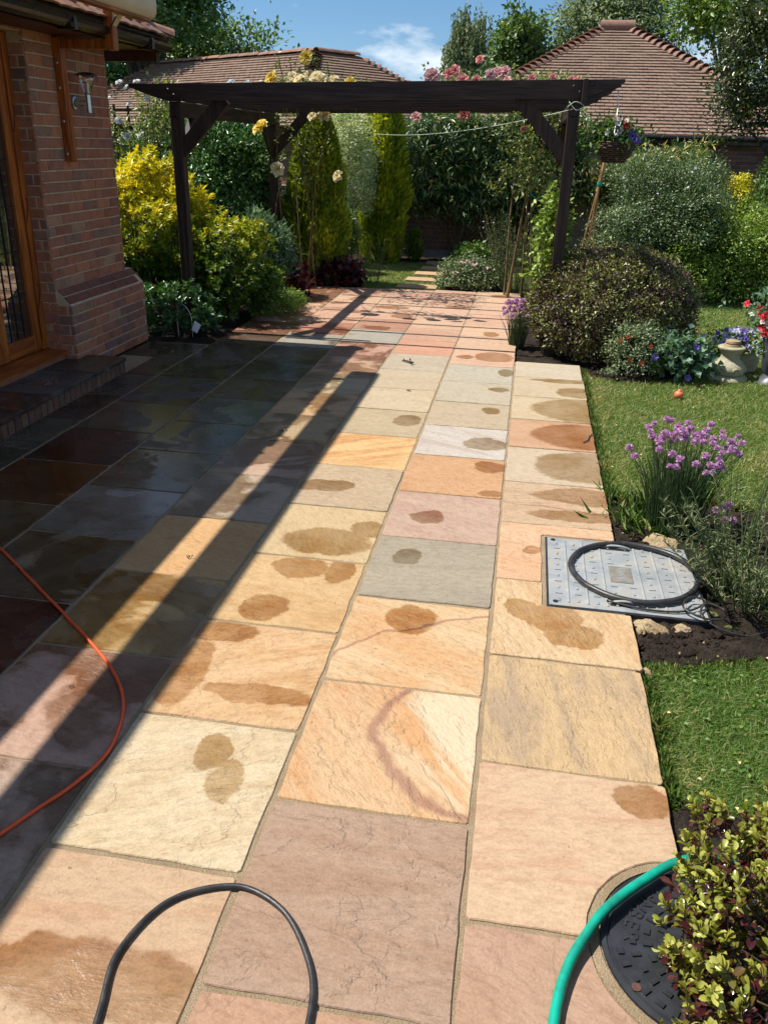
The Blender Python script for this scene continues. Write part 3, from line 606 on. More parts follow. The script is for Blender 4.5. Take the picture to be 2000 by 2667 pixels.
# the stones of each row, far to near: (dry colour, second colour, how much of it, banding angle)
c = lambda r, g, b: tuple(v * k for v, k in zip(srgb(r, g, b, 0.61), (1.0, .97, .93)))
PINK = [(c(234, 200, 172), c(224, 180, 150), .6, .2), (c(226, 184, 158), c(238, 206, 178), .5, -.3), (c(238, 204, 176), c(230, 188, 152), .5, .1), (c(218, 176, 152), c(232, 196, 172), .6, .5), (c(235, 198, 170), c(216, 178, 160), .5, 0)]
TAN = [(c(212, 190, 158), c(196, 172, 140), .5, .3), (c(205, 186, 152), c(222, 200, 165), .5, -.2), (c(214, 182, 140), c(190, 160, 120), .5, .6), (c(196, 172, 150), c(178, 150, 132), .5, .1)]
SC = {
 'D': [(c(222, 210, 188), c(212, 196, 168), .4, .1), (c(220, 203, 174), c(206, 184, 150), .4, .2), (c(224, 206, 174), c(208, 186, 150), .4, 0), (c(222, 182, 148), c(206, 160, 124), .6, .2),
       (c(220, 202, 176), c(205, 184, 155), .4, .1), (c(222, 194, 162), c(205, 170, 140), .5, -.1), (c(240, 202, 166), c(228, 178, 136), .5, .2), (c(236, 206, 164), c(222, 180, 130), .5, 1.2),
       (c(224, 194, 150), c(184, 164, 142), .75, 1.4), (c(226, 196, 164), c(214, 170, 140), .9, -.12), (c(204, 170, 146), c(188, 150, 126), .6, .4), (c(205, 165, 135), c(190, 150, 120), .5, .2)],
 'C': [PINK[0], PINK[2], PINK[4], PINK[1], PINK[2], PINK[0], PINK[4], (c(212, 204, 186), c(200, 190, 170), .4, .1), (c(214, 203, 180), c(198, 186, 162), .4, .2), (c(210, 194, 166), c(196, 178, 150), .4, .1), (c(222, 214, 204), c(200, 184, 172), .7, .45),
       (c(224, 180, 138), c(212, 160, 116), .5, .2), (c(212, 184, 164), c(202, 164, 150), .6, .5), (c(188, 178, 158), c(176, 166, 148), .7, -.12), (c(238, 208, 166), c(226, 174, 122), .7, .35), (c(236, 200, 158), c(226, 170, 118), .6, .9), (c(196, 168, 146), c(182, 148, 124), .6, 0), (c(204, 166, 138), c(190, 150, 122), .6, .2)],
 'B': [PINK[3], PINK[1], PINK[4], PINK[0], PINK[3], (c(228, 178, 150), c(214, 160, 134), .5, .1), (c(212, 200, 178), c(198, 184, 158), .4, .1), (c(216, 200, 172), c(202, 182, 152), .4, -.2), (c(224, 206, 176), c(210, 188, 154), .4, .2), (c(208, 190, 158), c(192, 172, 140), .4, .1), (c(242, 206, 150), c(222, 158, 100), .8, -.55),
       (c(212, 190, 160), c(198, 174, 144), .4, .2), (c(222, 198, 156), c(204, 176, 132), .5, 1.1), (c(228, 194, 146), c(212, 168, 114), .6, .2), (c(236, 200, 156), c(214, 168, 116), .8, -.35), (c(236, 218, 184), c(222, 196, 156), .7, -.4), (c(216, 186, 154), c(206, 164, 130), .6, -.1), (c(214, 184, 152), c(200, 160, 128), .6, 0)],
 'A': [PINK[1], PINK[3], PINK[0], PINK[1], (c(196, 150, 128), c(216, 170, 144), .5, .1), (c(190, 184, 172), c(176, 168, 154), .4, .2), (c(216, 176, 156), c(208, 162, 142), .4, 0), (c(210, 176, 150), c(200, 162, 138), .5, .1), (c(214, 196, 164), c(196, 170, 132), .5, .1), (c(222, 190, 148), c(206, 170, 128), .5, 0), (c(204, 180, 142), c(190, 164, 126), .5, .2), (c(210, 182, 160), c(198, 164, 142), .5, 0),
       (c(204, 186, 164), c(190, 170, 146), .4, .1), (c(232, 190, 138), c(218, 170, 118), .5, .3), (c(214, 184, 132), c(200, 162, 108), .5, .5), (c(212, 178, 158), c(198, 158, 140), .5, .2), (c(200, 176, 158), c(188, 160, 142), .4, .1), TAN[1], TAN[2]],
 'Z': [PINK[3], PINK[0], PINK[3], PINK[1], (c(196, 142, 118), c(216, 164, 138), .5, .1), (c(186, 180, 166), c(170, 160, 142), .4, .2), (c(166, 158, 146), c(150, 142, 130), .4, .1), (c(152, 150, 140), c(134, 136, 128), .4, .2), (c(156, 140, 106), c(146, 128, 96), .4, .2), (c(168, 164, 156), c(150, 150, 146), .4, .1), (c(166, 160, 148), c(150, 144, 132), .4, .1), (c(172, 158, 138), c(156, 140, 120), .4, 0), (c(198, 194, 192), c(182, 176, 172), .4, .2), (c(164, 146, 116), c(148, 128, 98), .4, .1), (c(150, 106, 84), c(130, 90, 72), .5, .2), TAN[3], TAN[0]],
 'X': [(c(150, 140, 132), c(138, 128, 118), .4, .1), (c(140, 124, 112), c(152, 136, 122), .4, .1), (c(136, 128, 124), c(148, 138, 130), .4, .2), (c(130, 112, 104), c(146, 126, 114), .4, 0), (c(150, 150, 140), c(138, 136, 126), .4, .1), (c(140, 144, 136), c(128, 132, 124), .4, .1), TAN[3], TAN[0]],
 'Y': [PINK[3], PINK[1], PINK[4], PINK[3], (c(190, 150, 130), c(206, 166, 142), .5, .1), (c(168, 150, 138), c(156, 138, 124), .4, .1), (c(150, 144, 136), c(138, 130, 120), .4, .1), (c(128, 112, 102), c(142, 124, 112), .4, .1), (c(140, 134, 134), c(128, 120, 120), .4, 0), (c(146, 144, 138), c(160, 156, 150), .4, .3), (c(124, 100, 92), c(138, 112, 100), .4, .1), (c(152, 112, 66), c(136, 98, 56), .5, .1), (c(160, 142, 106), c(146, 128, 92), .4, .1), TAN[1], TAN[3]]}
WETB = [(-1.00, 4.08, .17, .085), (-.90, 4.11, .10, .07), (-.80, 3.42, .22, .15), (-.62, 3.58, .10, .10), (-.86, 3.13, .12, .10), (-.68, 3.14, .07, .12), (-.91, 2.78, .10, .105), (-1.02, 2.565, .15, .07), (-1.05, 2.30, .09, .20), (-.76, 2.22, .20, .055), (-.805, 1.915, .055, .085), (-.73, 1.80, .06, .09), (-.80, 1.14, .30, .10), (-.69, 5.35, .10, .12),
        (-.37, 3.80, .095, .085), (-.40, 3.34, .06, .075), (-.32, 2.80, .105, .12), (-.10, 4.58, .10, .09), (-.07, 4.17, .07, .05), (-.13, 4.98, .14, .12), (-.14, 5.71, .07, .085), (-.12, 6.28, .07, .07), (-.07, 6.83, .08, .12), (-.45, 7.31, .08, .08), (-.20, 7.36, .17, .2),
        (.40, 6.67, .27, .06), (.50, 6.34, .19, .15), (.47, 5.87, .33, .30), (.46, 5.28, .33, .26), (.48, 4.70, .33, .27), (.46, 4.24, .32, .12), (.38, 3.97, .26, .07), (.24, 2.93, .13, .11), (.32, 2.81, .12, .09), (.12, 2.98, .07, .09), (.475, 1.945, .085, .085),
        (-1.26, 9.02, .12, .13), (-1.42, 8.31, .13, .11), (-.27, 8.33, .08, .11), (-.27, 10.65, .15, .14), (-.72, 9.75, .16, .10), (-1.45, 9.5, .2, .12), (.17, 3.53, .05, .045), (-1.38, 6.62, .25, .1)]
DRYB = []
patio = MB().add([(-2.79, -1, -.0045), (.53, -1, -.0045), (.53, 7.25, -.0045), (-.02, 7.25, -.0045), (-.02, 10.95, -.0045), (-2.75, 10.72, -.0045), (-2.75, 7.15, -.0045), (-3.34, 7.14, -.0045), (-3.34, -1, -.0045)], [(0, 1, 2, 3, 4, 5, 6, 7, 8)]).add(
    [(.53, -1, -.0045), (.53, 7.25, -.0045), (.53, 7.25, -.06), (.53, -1, -.06)], [(0, 1, 2, 3)]).make('patio', M['mortar'])
patio['kind'] = 'structure'
rs = random.Random(5)
def slab(pts, rnd, th=0.035, seg=0.045, z=0.0, chip=1.0, name='paving_slab'):
    """a riven slab with hand-dressed uneven edges; pts ccw outline"""
    cx = sum(p[0] for p in pts) / len(pts); cy = sum(p[1] for p in pts) / len(pts)
    n = len(pts); ring = []
    sd = rnd.uniform(0, 99)
    for i in range(n):
        a = Vector(pts[i]); b = Vector(pts[(i + 1) % n]); d = b - a; L_ = d.length
        if L_ < 1e-6: continue
        d /= L_; nn_ = Vector((d.y, -d.x)); k = max(1, int(L_ / seg)); rc = min(0.010, L_ * .2)
        for j in range(k + 1):
            s = rc + (L_ - 2 * rc) * j / k
            w = (mnoise.noise(Vector((a.x + d.x * s, a.y + d.y * s, sd)) * 9) * .0045 + mnoise.noise(Vector((a.x + d.x * s, a.y + d.y * s, sd + 7)) * 38) * .0028 - .0022) * chip
            p = a + d * s + nn_ * w; ring.append((p.x - cx, p.y - cy))
    m = len(ring); inn = []
    for i in range(m):
        a = Vector(ring[i - 1]); b = Vector(ring[(i + 1) % m]); d = (b - a).normalized(); nn_ = Vector((d.y, -d.x))
        w = .002 + .002 * abs(mnoise.noise(Vector((ring[i][0] * 21, ring[i][1] * 21, sd))))
        inn.append((ring[i][0] - nn_.x * w, ring[i][1] - nn_.y * w))
    V = [(x, y, -th) for x, y in ring] + [(x, y, -.0032) for x, y in ring] + [(x, y, 0) for x, y in inn]
    F = [(i, (i + 1) % m, m + (i + 1) % m, m + i) for i in range(m)] + [(m + i, m + (i + 1) % m, 2 * m + (i + 1) % m, 2 * m + i) for i in range(m)] 
    if n == 4: V.append((0, 0, 0)); F += [(2 * m + i, 2 * m + (i + 1) % m, 3 * m) for i in range(m)]
    else: F.append(tuple(2 * m + i for i in range(m)))
    me = bpy.data.meshes.new(name); me.from_pydata(V, [], F); me.update(); me.materials.append(M['stone'])
    return me, (cx, cy)
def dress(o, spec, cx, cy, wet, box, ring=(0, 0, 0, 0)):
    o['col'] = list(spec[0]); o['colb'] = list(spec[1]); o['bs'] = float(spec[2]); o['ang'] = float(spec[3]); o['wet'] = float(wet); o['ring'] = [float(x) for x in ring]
    bl = [b for b in WETB if box[0] - .04 < b[0] < box[1] + .04 and box[2] - .02 < b[1] < box[3] + .02][:3]
    for i in range(3):
        o['w%d' % (i + 1)] = [bl[i][0] - cx, bl[i][1] - cy, bl[i][2], bl[i][3]] if i < len(bl) else [0.0, 0.0, 0.0, 0.0]
MH = (0.222, 0.865, 3.035, 3.69)       # steel access cover
RC = (0.56, 1.47, 0.235)               # round cover
j = 0.0065
for col, ys in ROWS.items():
    xr, xl = COLX[col]
    for i in range(len(ys) - 1):
        y1, y0 = ys[i], ys[i + 1]
        jx0, jx1 = rs.uniform(.003, .008), rs.uniform(.003, .008); jy0, jy1 = rs.uniform(.001, .007), rs.uniform(.001, .007)
        X0, X1, Y0, Y1 = xl + jx0, xr - (jx1 if col != 'D' else rs.uniform(-.006, .006)), y0 + jy0, y1 - jy1
        if col == 'X' and Y1 < 6.6 and Y0 > 4.0: X0 = max(X0, -3.045)
        pts = [(X0, Y0), (X1, Y0), (X1, Y1), (X0, Y1)]
        if col == 'D':
            if abs(y1 - 3.828) < .01: pts = [(X0, Y0), (MH[0] - .022, Y0), (MH[0] - .022, MH[3] + .022), (X1, MH[3] + .022), (X1, Y1), (X0, Y1)]
            elif abs(y1 - 3.225) < .01: pts = [(X0, Y0), (X1, Y0), (X1, MH[2] - .016), (MH[0] - .022, MH[2] - .016), (MH[0] - .022, Y1), (X0, Y1)]
            elif abs(y1 - 2.03) < .01 or abs(y1 - 1.45) < .01:
                R = RC[2] + .030
                if abs(y1 - 2.03) < .01:
                    a0 = math.asin((Y0 - RC[1]) / R); a1 = math.acos((X1 - RC[0]) / R)
                    arc = [(RC[0] - R * math.cos(a), RC[1] + R * math.sin(a)) for a in np.linspace(a0, math.pi - a1, 14)]
                    pts = [(X0, Y0)] + arc + [(X1, Y1), (X0, Y1)]
                else:
                    a1 = math.acos((X1 - RC[0]) / R); top = min(Y1, RC[1])
                    lo = -(math.pi - a1); hi = math.asin((Y1 - RC[1]) / R)
                    arc = [(RC[0] - R * math.cos(a), RC[1] + R * math.sin(a)) for a in np.linspace(lo, hi, 14)]
                    pts = [(X0, Y0), (X1, Y0)] + arc + [(X0, Y1)]
        me, (cx, cy) = slab(pts, rs)
        o = obj('paving_slab', me, None, patio, (cx, cy, rs.uniform(-.0012, .0012)), (rs.uniform(-.0022, .0022), rs.uniform(-.0022, .0022), 0))
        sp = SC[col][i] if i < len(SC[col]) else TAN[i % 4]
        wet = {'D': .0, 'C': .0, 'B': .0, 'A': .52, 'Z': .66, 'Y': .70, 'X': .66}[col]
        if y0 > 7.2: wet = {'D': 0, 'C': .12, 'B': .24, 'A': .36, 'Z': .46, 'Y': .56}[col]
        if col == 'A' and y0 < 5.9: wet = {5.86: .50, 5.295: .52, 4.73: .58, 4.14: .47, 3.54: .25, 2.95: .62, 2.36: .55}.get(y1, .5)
        if col == 'B' and abs(y1 - 1.478) < .01: wet = .30
        ring = (0, 0, 0, 0)
        if col == 'C' and abs(y1 - 2.354) < .01: ring = (.30, .08, .335, .030)
        if col == 'C' and abs(y1 - 2.95) < .01: ring = (.55, -.75, 1.02, .012)
        if col == 'D' and abs(y1 - 4.39) < .01: ring = (0.4, 3.0, 3.09, .010)
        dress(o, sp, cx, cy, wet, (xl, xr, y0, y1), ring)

# lawn blades
BED_A = [(.54, 4.42), (.70, 4.30), (.95, 4.38), (1.5, 4.3), (2.0, 4.0), (2.0, 2.9), (1.35, 2.86), (1.0, 2.84), (.75, 2.74), (.54, 2.70)]
BED_B = [(-.05, 7.2), (.56, 7.24), (.66, 7.02), (.9, 6.93), (1.2, 7.02), (1.5, 7.3), (1.66, 7.7), (1.72, 8.5), (1.5, 9.4), (.9, 9.9), (.5, 10.8), (.3, 11.5), (-.4, 11.6), (-1.05, 11.35), (-1.0, 10.95), (-.05, 10.95)]
BED_C = [(-2.75, 7.13), (-3.5, 7.1), (-6.5, 7.1), (-6.5, 15), (-2.6, 14.6), (-2.5, 13.2), (-2.6, 11.6), (-2.1, 11.1), (-2.1, 10.74), (-2.75, 10.72)]
BED_D = [(-3, 14.05), (-1.9, 13.75), (-1.0, 13.85), (-.2, 13.2), (.5, 12.6), (1.2, 12.7), (2.2, 12.55), (3.0, 12.65), (4.4, 12.5), (7, 12.5), (7, 17), (-3, 17)]
BED_E = [(.54, 2.05), (.66, 1.98), (.8, 1.95), (1.0, 2.05), (1.6, 2.0), (2.0, 1.2), (2.0, .1), (.54, .1)]
BEDS = [BED_A, BED_B, BED_C, BED_D, BED_E]
def soil(name, poly, amp=.03, res=.03, base=-.035, mat='soil'):
    xs = [p[0] for p in poly]; ys = [p[1] for p in poly]
    x0, x1, y0, y1 = min(xs), max(xs), min(ys), max(ys)
    nx = max(4, int((x1 - x0) / res)); ny = max(4, int((y1 - y0) / res))
    def zf(X, Y):
        z = np.array([mnoise.noise(Vector((x * 5, y * 5, 1))) * .6 + mnoise.noise(Vector((x * 17, y * 17, 4))) * .5 + mnoise.noise(Vector((x * 43, y * 43, 9))) * .35 for x, y in zip(X.ravel(), Y.ravel())]).reshape(X.shape)
        return base + amp * (z + .25)
    o = obj(name, grid_mesh(name, x0, x1, y0, y1, nx, ny, zf, lambda X, Y: inside(poly, X, Y)), M[mat]); o['kind'] = 'structure'; return o
soil('soil_bed', BED_A, .035, .018); soil('soil_bed', BED_B, .03, .04); soil('soil_bed', BED_C, .03, .07); soil('soil_bed', BED_D, .03, .08); soil('soil_bed', BED_E, .02, .035)
def blades(name, n, xf, y0, y1, hgt, wid, seed, keep, yb=1.0):
    r = np.random.default_rng(seed)
    y = y0 + (y1 - y0) * r.random(n) ** yb; xa, xb = xf(y); x = xa + (xb - xa) * r.random(n)
    k = keep(x, y); x, y = x[k], y[k]; n = len(x)
    pn = np.array([mnoise.noise(Vector((a * 2.1, b * 2.1, seed))) for a, b in zip(x[::4], y[::4])]); pn = np.repeat(pn, 4)[:n]; pn = np.pad(pn, (0, n - len(pn)))
    P = np.stack([x, y, np.full(n, GZ)], 1)
    D = rdir(r, n) * np.array([.75, .75, .2]) + np.array([.12, -.05, .85]); D = nrm(D)
    h = hgt * (.55 + .7 * r.random(n)) * (1 + .55 * pn); w = wid * (.7 + .6 * r.random(n))
    S = nrm(np.cross(D, rdir(r, n))); bend = nrm(D * np.array([1, 1, 0]) + 1e-6)
    v = np.stack([P - S * w[:, None] / 2, P + S * w[:, None] / 2, P + D * h[:, None] * .55 + S * w[:, None] * .35, P + D * h[:, None] * .55 - S * w[:, None] * .35,
                  P + D * h[:, None] + bend * (h * .28)[:, None] - np.array([0, 0, 1]) * (h * .10)[:, None]], 1).reshape(-1, 3)
    b = np.arange(n)[:, None] * 5
    t = np.clip(.44 + pn * .95 + r.normal(size=n) * .2 + (r.random(n) < .10) * .45 + np.where(x < .72, .18, 0) * (r.random(n) < .5), 0, 1)
    return obj(name, np_mesh(name, v, [b + [0, 1, 2, 3], b + [3, 2, 4]], np.repeat(t, 5)), FO['grass'])
def notbed(x, y):
    k = np.ones(x.shape, bool)
    for b in BEDS: k &= ~inside(b, x, y)
    return k
def keepR(x, y): return notbed(x, y) & (x > .565) & ~((y > 2.97) & (y < 3.74) & (x < .92))
g1 = blades('grass', 85000, lambda y: (.56 + 0 * y, .5 + y * .32), 1.7, 3.4, .034, .0030, 3, keepR)
tag(g1, 'short lawn grass beside the near paving edge', 'grass', kind='stuff')
g2 = blades('grass', 100000, lambda y: (.56 + 0 * y, .45 + y * .30), 3.4, 8.0, .036, .0040, 4, keepR)
tag(g2, 'lawn grass right of the paving, round the clipped bush', 'grass', kind='stuff')
g3 = blades('grass', 70000, lambda y: (.3 + 0 * y, .6 + y * .29), 8.0, 13.0, .036, .0060, 6, keepR)
tag(g3, 'far right lawn grass before the shrub border', 'grass', kind='stuff')
g4 = blades('grass', 45000, lambda y: (-2.6 + 0 * y, -.2 + 0 * y), 10.85, 14.1, .034, .0060, 7, lambda x, y: notbed(x, y) & (y > 10.86 + .05 * (x + 2.5)))
tag(g4, 'strip of lawn grass beyond the end of the paving', 'grass', kind='stuff')
# longer unmown blades along the paving and bed edges, weeds and fallen petals
rg_ = np.random.default_rng(17)
def fringe(name, label, n, pts, seed, h=.045, lean=(-.30, 0)):
    r = np.random.default_rng(seed); P = []
    seg = [(Vector(pts[i]), Vector(pts[i + 1])) for i in range(len(pts) - 1)]; L_ = np.array([(b - a).length for a, b in seg]); k = r.choice(len(seg), n, p=L_ / L_.sum())
    for q in k: a, b = seg[q]; v = a.lerp(b, r.random()); P.append((v.x + abs(r.normal()) * .018, v.y + r.normal() * .012, GZ))
    P = np.array(P); nz = np.array([mnoise.noise(Vector((p[0] * 7, p[1] * 7, seed))) for p in P])
    D = rdir(r, n) * np.array([.7, .7, .2]) + np.array([lean[0], lean[1], .8])
    t = np.clip(.5 + nz * .5 + r.normal(size=n) * .25, 0, 1); hh = h * (.5 + .8 * r.random(n)) * (1 + .7 * nz)
    o = obj(name, leaf_mesh(name, P, D, rdir(r, n), np.maximum(hh, .02), np.full(n, .0030), t, curl=.3), FO['grass']); return tag(o, label, 'grass', kind='stuff')
fringe('grass', 'ragged longer grass along the paving edge', 1500, [(.562, 1.98), (.562, 2.70)], 18)
fringe('grass', 'ragged longer grass along the far paving edge', 2600, [(.562, 4.35), (.562, 7.2)], 19)
fringe('grass', 'ragged grass fringe round the near soil bed', 2600, [(.56, 2.70), (.75, 2.73), (1.0, 2.83), (1.4, 2.85)], 20, h=.030, lean=(0, .3))
fringe('grass', 'ragged grass fringe behind the chives', 2200, [(.56, 4.42), (.70, 4.31), (.95, 4.39), (1.5, 4.31)], 21, lean=(0, -.3))
n = 900; yy = 1.9 + 6.0 * rg_.random(n); xx = .6 + (yy * .30 - .05) * rg_.random(n); kk = notbed(xx, yy); xx, yy = xx[kk], yy[kk]; n = len(xx)
o = obj('clover_leaves', leaf_mesh('clover_leaves', np.stack([xx, yy, np.full(n, -.022)], 1), rdir(rg_, n) * np.array([1, 1, .2]), np.tile([0, 0, 1.0], (n, 1)) + rdir(rg_, n) * .3, np.full(n, .016), np.full(n, .015), np.clip(.2 + rg_.normal(size=n) * .2, 0, 1), True), FO['lime']); tag(o, 'tiny clover leaves scattered through the lawn', 'weeds', kind='stuff')
n = 150; yy = 1.9 + 10 * rg_.random(n); xx = .62 + (yy * .30 - .05) * rg_.random(n); kk = notbed(xx, yy); xx, yy = xx[kk], yy[kk]; n = len(xx)
o = obj('fallen_petals', leaf_mesh('fallen_petals', np.stack([xx, yy, np.full(n, -.010)], 1), rdir(rg_, n) * np.array([1, 1, .1]), np.tile([0, 0, 1.0], (n, 1)), np.full(n, .014), np.full(n, .012), rg_.random(n), True), PE['cream']); tag(o, 'pale petals fallen on the lawn', 'petals', kind='stuff')
# clods and pebbles on the near bed
rr = random.Random(8)
def rock_mesh(name, sx, sy, sz, seed, sub=2, amp=.22):
    bm = bmesh.new(); bmesh.ops.create_icosphere(bm, subdivisions=sub, radius=1)
    for v in bm.verts:
        k = 1 + amp * mnoise.noise(v.co * 1.7 + Vector((seed, seed * 2, 0))) * 2 + amp * .5 * mnoise.noise(v.co * 4 + Vector((seed, 0, 3)))
        v.co = Vector((v.co.x * sx * k, v.co.y * sy * k, max(v.co.z, -.5) * sz * k))
    me = bpy.data.meshes.new(name); bm.to_mesh(me); bm.free(); return me
clod_v = [rock_mesh('clod', .5, .5, .42, s, 1, .35) for s in range(4)]
mbc = MB()
for i in range(620):
    if i < 430: x, y = rr.uniform(.57, 1.5), rr.uniform(2.74, 3.02) if rr.random() < .75 else rr.uniform(3.7, 4.35)
    else: x, y = rr.uniform(.02, 1.6), rr.uniform(6.98, 7.32)
    if not bool(inside(BED_A if i < 430 else BED_B, np.array([x]), np.array([y]))[0]): continue
    s = rr.uniform(.012, .045) * (1 if i < 430 else 1.2); me = clod_v[i % 4]; a = rr.uniform(0, 6.3)
    mbc.add([(x + s * (v.co.x * math.cos(a) - v.co.y * math.sin(a)), y + s * (v.co.x * math.sin(a) + v.co.y * math.cos(a)), -.030 + s * v.co.z + rr.uniform(0, .004)) for v in me.vertices], [tuple(p.vertices) for p in me.polygons])
o = mbc.make('soil_clods', M['soil']); tag(o, 'loose dark crumbs of soil in the flower beds', 'soil', kind='stuff')
for i, (x, y, sx, sy, sz, lab) in enumerate([(.775, 3.80, .085, .06, .038, 'pale sandstone rock at the foot of the large chive clump'), (.63, 2.975, .075, .036, .030, 'blocky sandstone lump against the steel cover, nearest the paving edge'), (.745, 2.985, .050, .030, .022, 'smaller sandstone lump beside the blocky one below the steel cover'), (.585, 2.95, .018, .035, .022, 'small stone wedged at the paving corner below the steel cover'), (.575, 2.66, .014, .028, .016, 'tiny sandstone chip where lawn meets paving'), (.90, 3.45, .05, .035, .02, 'flat pale stone right of the steel cover under the lavender')]):
    o = obj('loose_rock', rock_mesh('loose_rock', sx, sy, sz, i * 3.7 + 2, 3, .16), M['rock'], None, (x, y, -.028), (0, 0, rr.uniform(-.5, .5))); tag(o, lab, 'rock', 'loose stones in the near bed')
mbp = MB()
for i in range(90):
    x, y = (rr.uniform(.56, .74), rr.uniform(3.70, 4.3)) if i < 60 else (rr.uniform(.57, 1.2), rr.uniform(2.73, 3.0))
    s = rr.uniform(.004, .012); me = clod_v[i % 4]
    mbp.add([(x + s * v.co.x, y + s * v.co.y, -.026 + s * v.co.z) for v in me.vertices], [tuple(p.vertices) for p in me.polygons])
tag(mbp.make('pebbles', M['rock']), 'scatter of tiny pale pebbles on the soil', 'pebbles', kind='stuff')
# stepping stones in the back lawn
for i, (x0, x1, y, lab) in enumerate([(-1.66, -1.12, 11.22, 'stepping stone nearest the end of the paving'), (-1.63, -1.12, 11.86, 'second stepping stone from the end of the paving'), (-1.58, -1.12, 12.46, 'third stepping stone from the end of the paving'), (-1.56, -1.09, 13.05, 'fourth stepping stone, before the garden wall'), (-1.56, -1.05, 13.70, 'farthest stepping stone, in the shade of the wall')]):
    me, (cx, cy) = slab([(x0, y - .15), (x1, y - .15), (x1, y + .16), (x0, y + .16)], rs, name='stepping_stone')
    o = obj('stepping_stone', me, None, None, (cx, cy, -.012)); dress(o, (c(232, 196, 158), c(220, 180, 142), .5, .1), cx, cy, 0, (99, 99, 99, 99)); tag(o, lab + ' in the back lawn', 'stepping stone', 'stepping stones across the back lawn')
# ------------------------------------------------------------------ house on the left
BRK = {}
def brick_mesh(l, h, d=.03, kind=0):
    key = (round(l, 3), round(h, 3), kind)
    if key in BRK: return BRK[key]
    r = random.Random(hash(key) & 0xffff); e = .004; jit = lambda: r.uniform(-.0018, .0018)
    V = [(0 + jit(), 0, 0 + jit()), (l + jit(), 0, jit()), (l + jit(), 0, h + jit()), (jit(), 0, h + jit())]
    F_ = [(e, -d, e), (l - e, -d, e), (l - e, -d, h - e), (e, -d, h - e)]
    V2 = [(v[0], -d + e, v[2]) for v in V]
    me = bpy.data.meshes.new('brick'); me.from_pydata(V + V2 + F_, [], [(0, 1, 5, 4), (1, 2, 6, 5), (2, 3, 7, 6), (3, 0, 4, 7), (4, 5, 9, 8), (5, 6, 10, 9), (6, 7, 11, 10), (7, 4, 8, 11), (8, 9, 10, 11)]); me.update()
    BRK[key] = me; return me
def brick_panel(parent, O, u, length, z0, courses, mat, rnd, bl=.215, bh=.065, jt=.010, proud=.007, phase=0, keep=None, d=.03):
    """bricks laid along horizontal unit vector u starting at O; outward side is the local -y"""
    u = Vector(u); n_out = Vector((u.y, -u.x, 0))
    for k in range(courses):
        x = -(bl + jt) / 2 if (k + phase) % 2 else 0.0
        while x < length - .02:
            a, b = max(0, x), min(length, x + bl); x += bl + jt
            if b - a < .035: continue
            z = z0 + k * (bh + jt) + jt
            if keep and not keep((a + b) / 2, z): continue
            l = round((b - a) / .005) * .005
            me = brick_mesh(l, bh, d, rnd.randrange(3))
            if not me.materials: me.materials.append(mat)
            if me.materials[0] != mat:
                key = (id(mat), me.name)
                if key not in BRK: m2 = me.copy(); m2.materials.clear(); m2.materials.append(mat); BRK[key] = m2
                me = BRK[key]
            p = Vector(O) + u * a - n_out * (d - proud) + Vector((0, 0, z))
            mw = Matrix(((u.x, -n_out.x, 0, p.x), (u.y, -n_out.y, 0, p.y), (0, 0, 1, p.z), (0, 0, 0, 1)))
            obj('brick', me, None, parent, mw=mw)
rb = random.Random(21)
house = thing('house', 'red brick house with golden oak glazed doors and tiled eaves', 'house', (-3.6, 6.0, 0))
WX, WY0, WY1 = -3.46, 5.87, 7.03
wall = MB().box(-3.66, WX, WY0 + .0, WY1, .02, 2.42).make('wall', M['wall_mortar'], house)
brick_panel(wall, (WX, WY0, 0), (0, 1, 0), WY1 - WY0, .635, 23, M['brick'], rb, phase=0)
brick_panel(wall, (-3.62, WY0, 0), (1, 0, 0), .16, .165, 28, M['brick'], rb, phase=1)         # reveal beside the door
brick_panel(wall, (WX, WY1, 0), (-1, 0, 0), .20, .635, 22, M['brick'], rb, phase=1)            # return round the far corner
MB().box(-9.0, -3.47, 6.8, WY1 - .01, 0, 2.42).make('end_wall', M['render_wall'], house)
MB().box(-9.0, -3.68, -3.0, WY0 - .75, 0, 2.42).make('rear_wall', M['render_wall'], house)
# plinth with two splayed courses
PX = -3.35
pl = MB().prism([(WX - .05, .02), (PX, .02), (PX, .53), (WX, .645), (WX - .05, .645)], 'y', WY0 + .005, WY1 + .11).make('plinth', M['wall_mortar'], house)
brick_panel(pl, (PX, WY0 + .003, 0), (0, 1, 0), WY1 + .11 - WY0, .0, 7, M['brick'], rb, phase=1)
brick_panel(pl, (-3.60, WY0 + .003, 0), (1, 0, 0), .25, .0, 7, M['brick'], rb, phase=0)
brick_panel(pl, (PX, WY1 + .11, 0), (-1, 0, 0), .25, .0, 7, M['brick'], rb, phase=0)
for k in range(2):                                                                            # sloping plinth bricks
    n = 6; L0 = WY1 + .10 - WY0; w = .205
    for i in range(n):
        y0 = WY0 + .012 + i * (w + .010) - (0 if k else .10); y1 = min(y0 + w, WY1 + .105); y0 = max(y0, WY0 + .006)
        if y1 - y0 < .04: continue
        a0, a1 = .08 + .47 * k, .47 + .46 * k
        q0 = Vector((PX + (WX - PX) * a0, 0, .53 + .115 * a0)); q1 = Vector((PX + (WX - PX) * a1, 0, .53 + .115 * a1)); nr = Vector((.707, 0, .707)) * .009
        mb = MB(); V = []
        for y in (y0, y1):
            for q in (q0 - nr, q1 - nr, q1 + nr, q0 + nr): V.append((q.x, y, q.z))
        mb.add(V, [(0, 1, 2, 3), (7, 6, 5, 4), (0, 4, 5, 1), (1, 5, 6, 2), (2, 6, 7, 3), (3, 7, 4, 0)])
        mb.make('brick', M['plinth_brick'], pl)
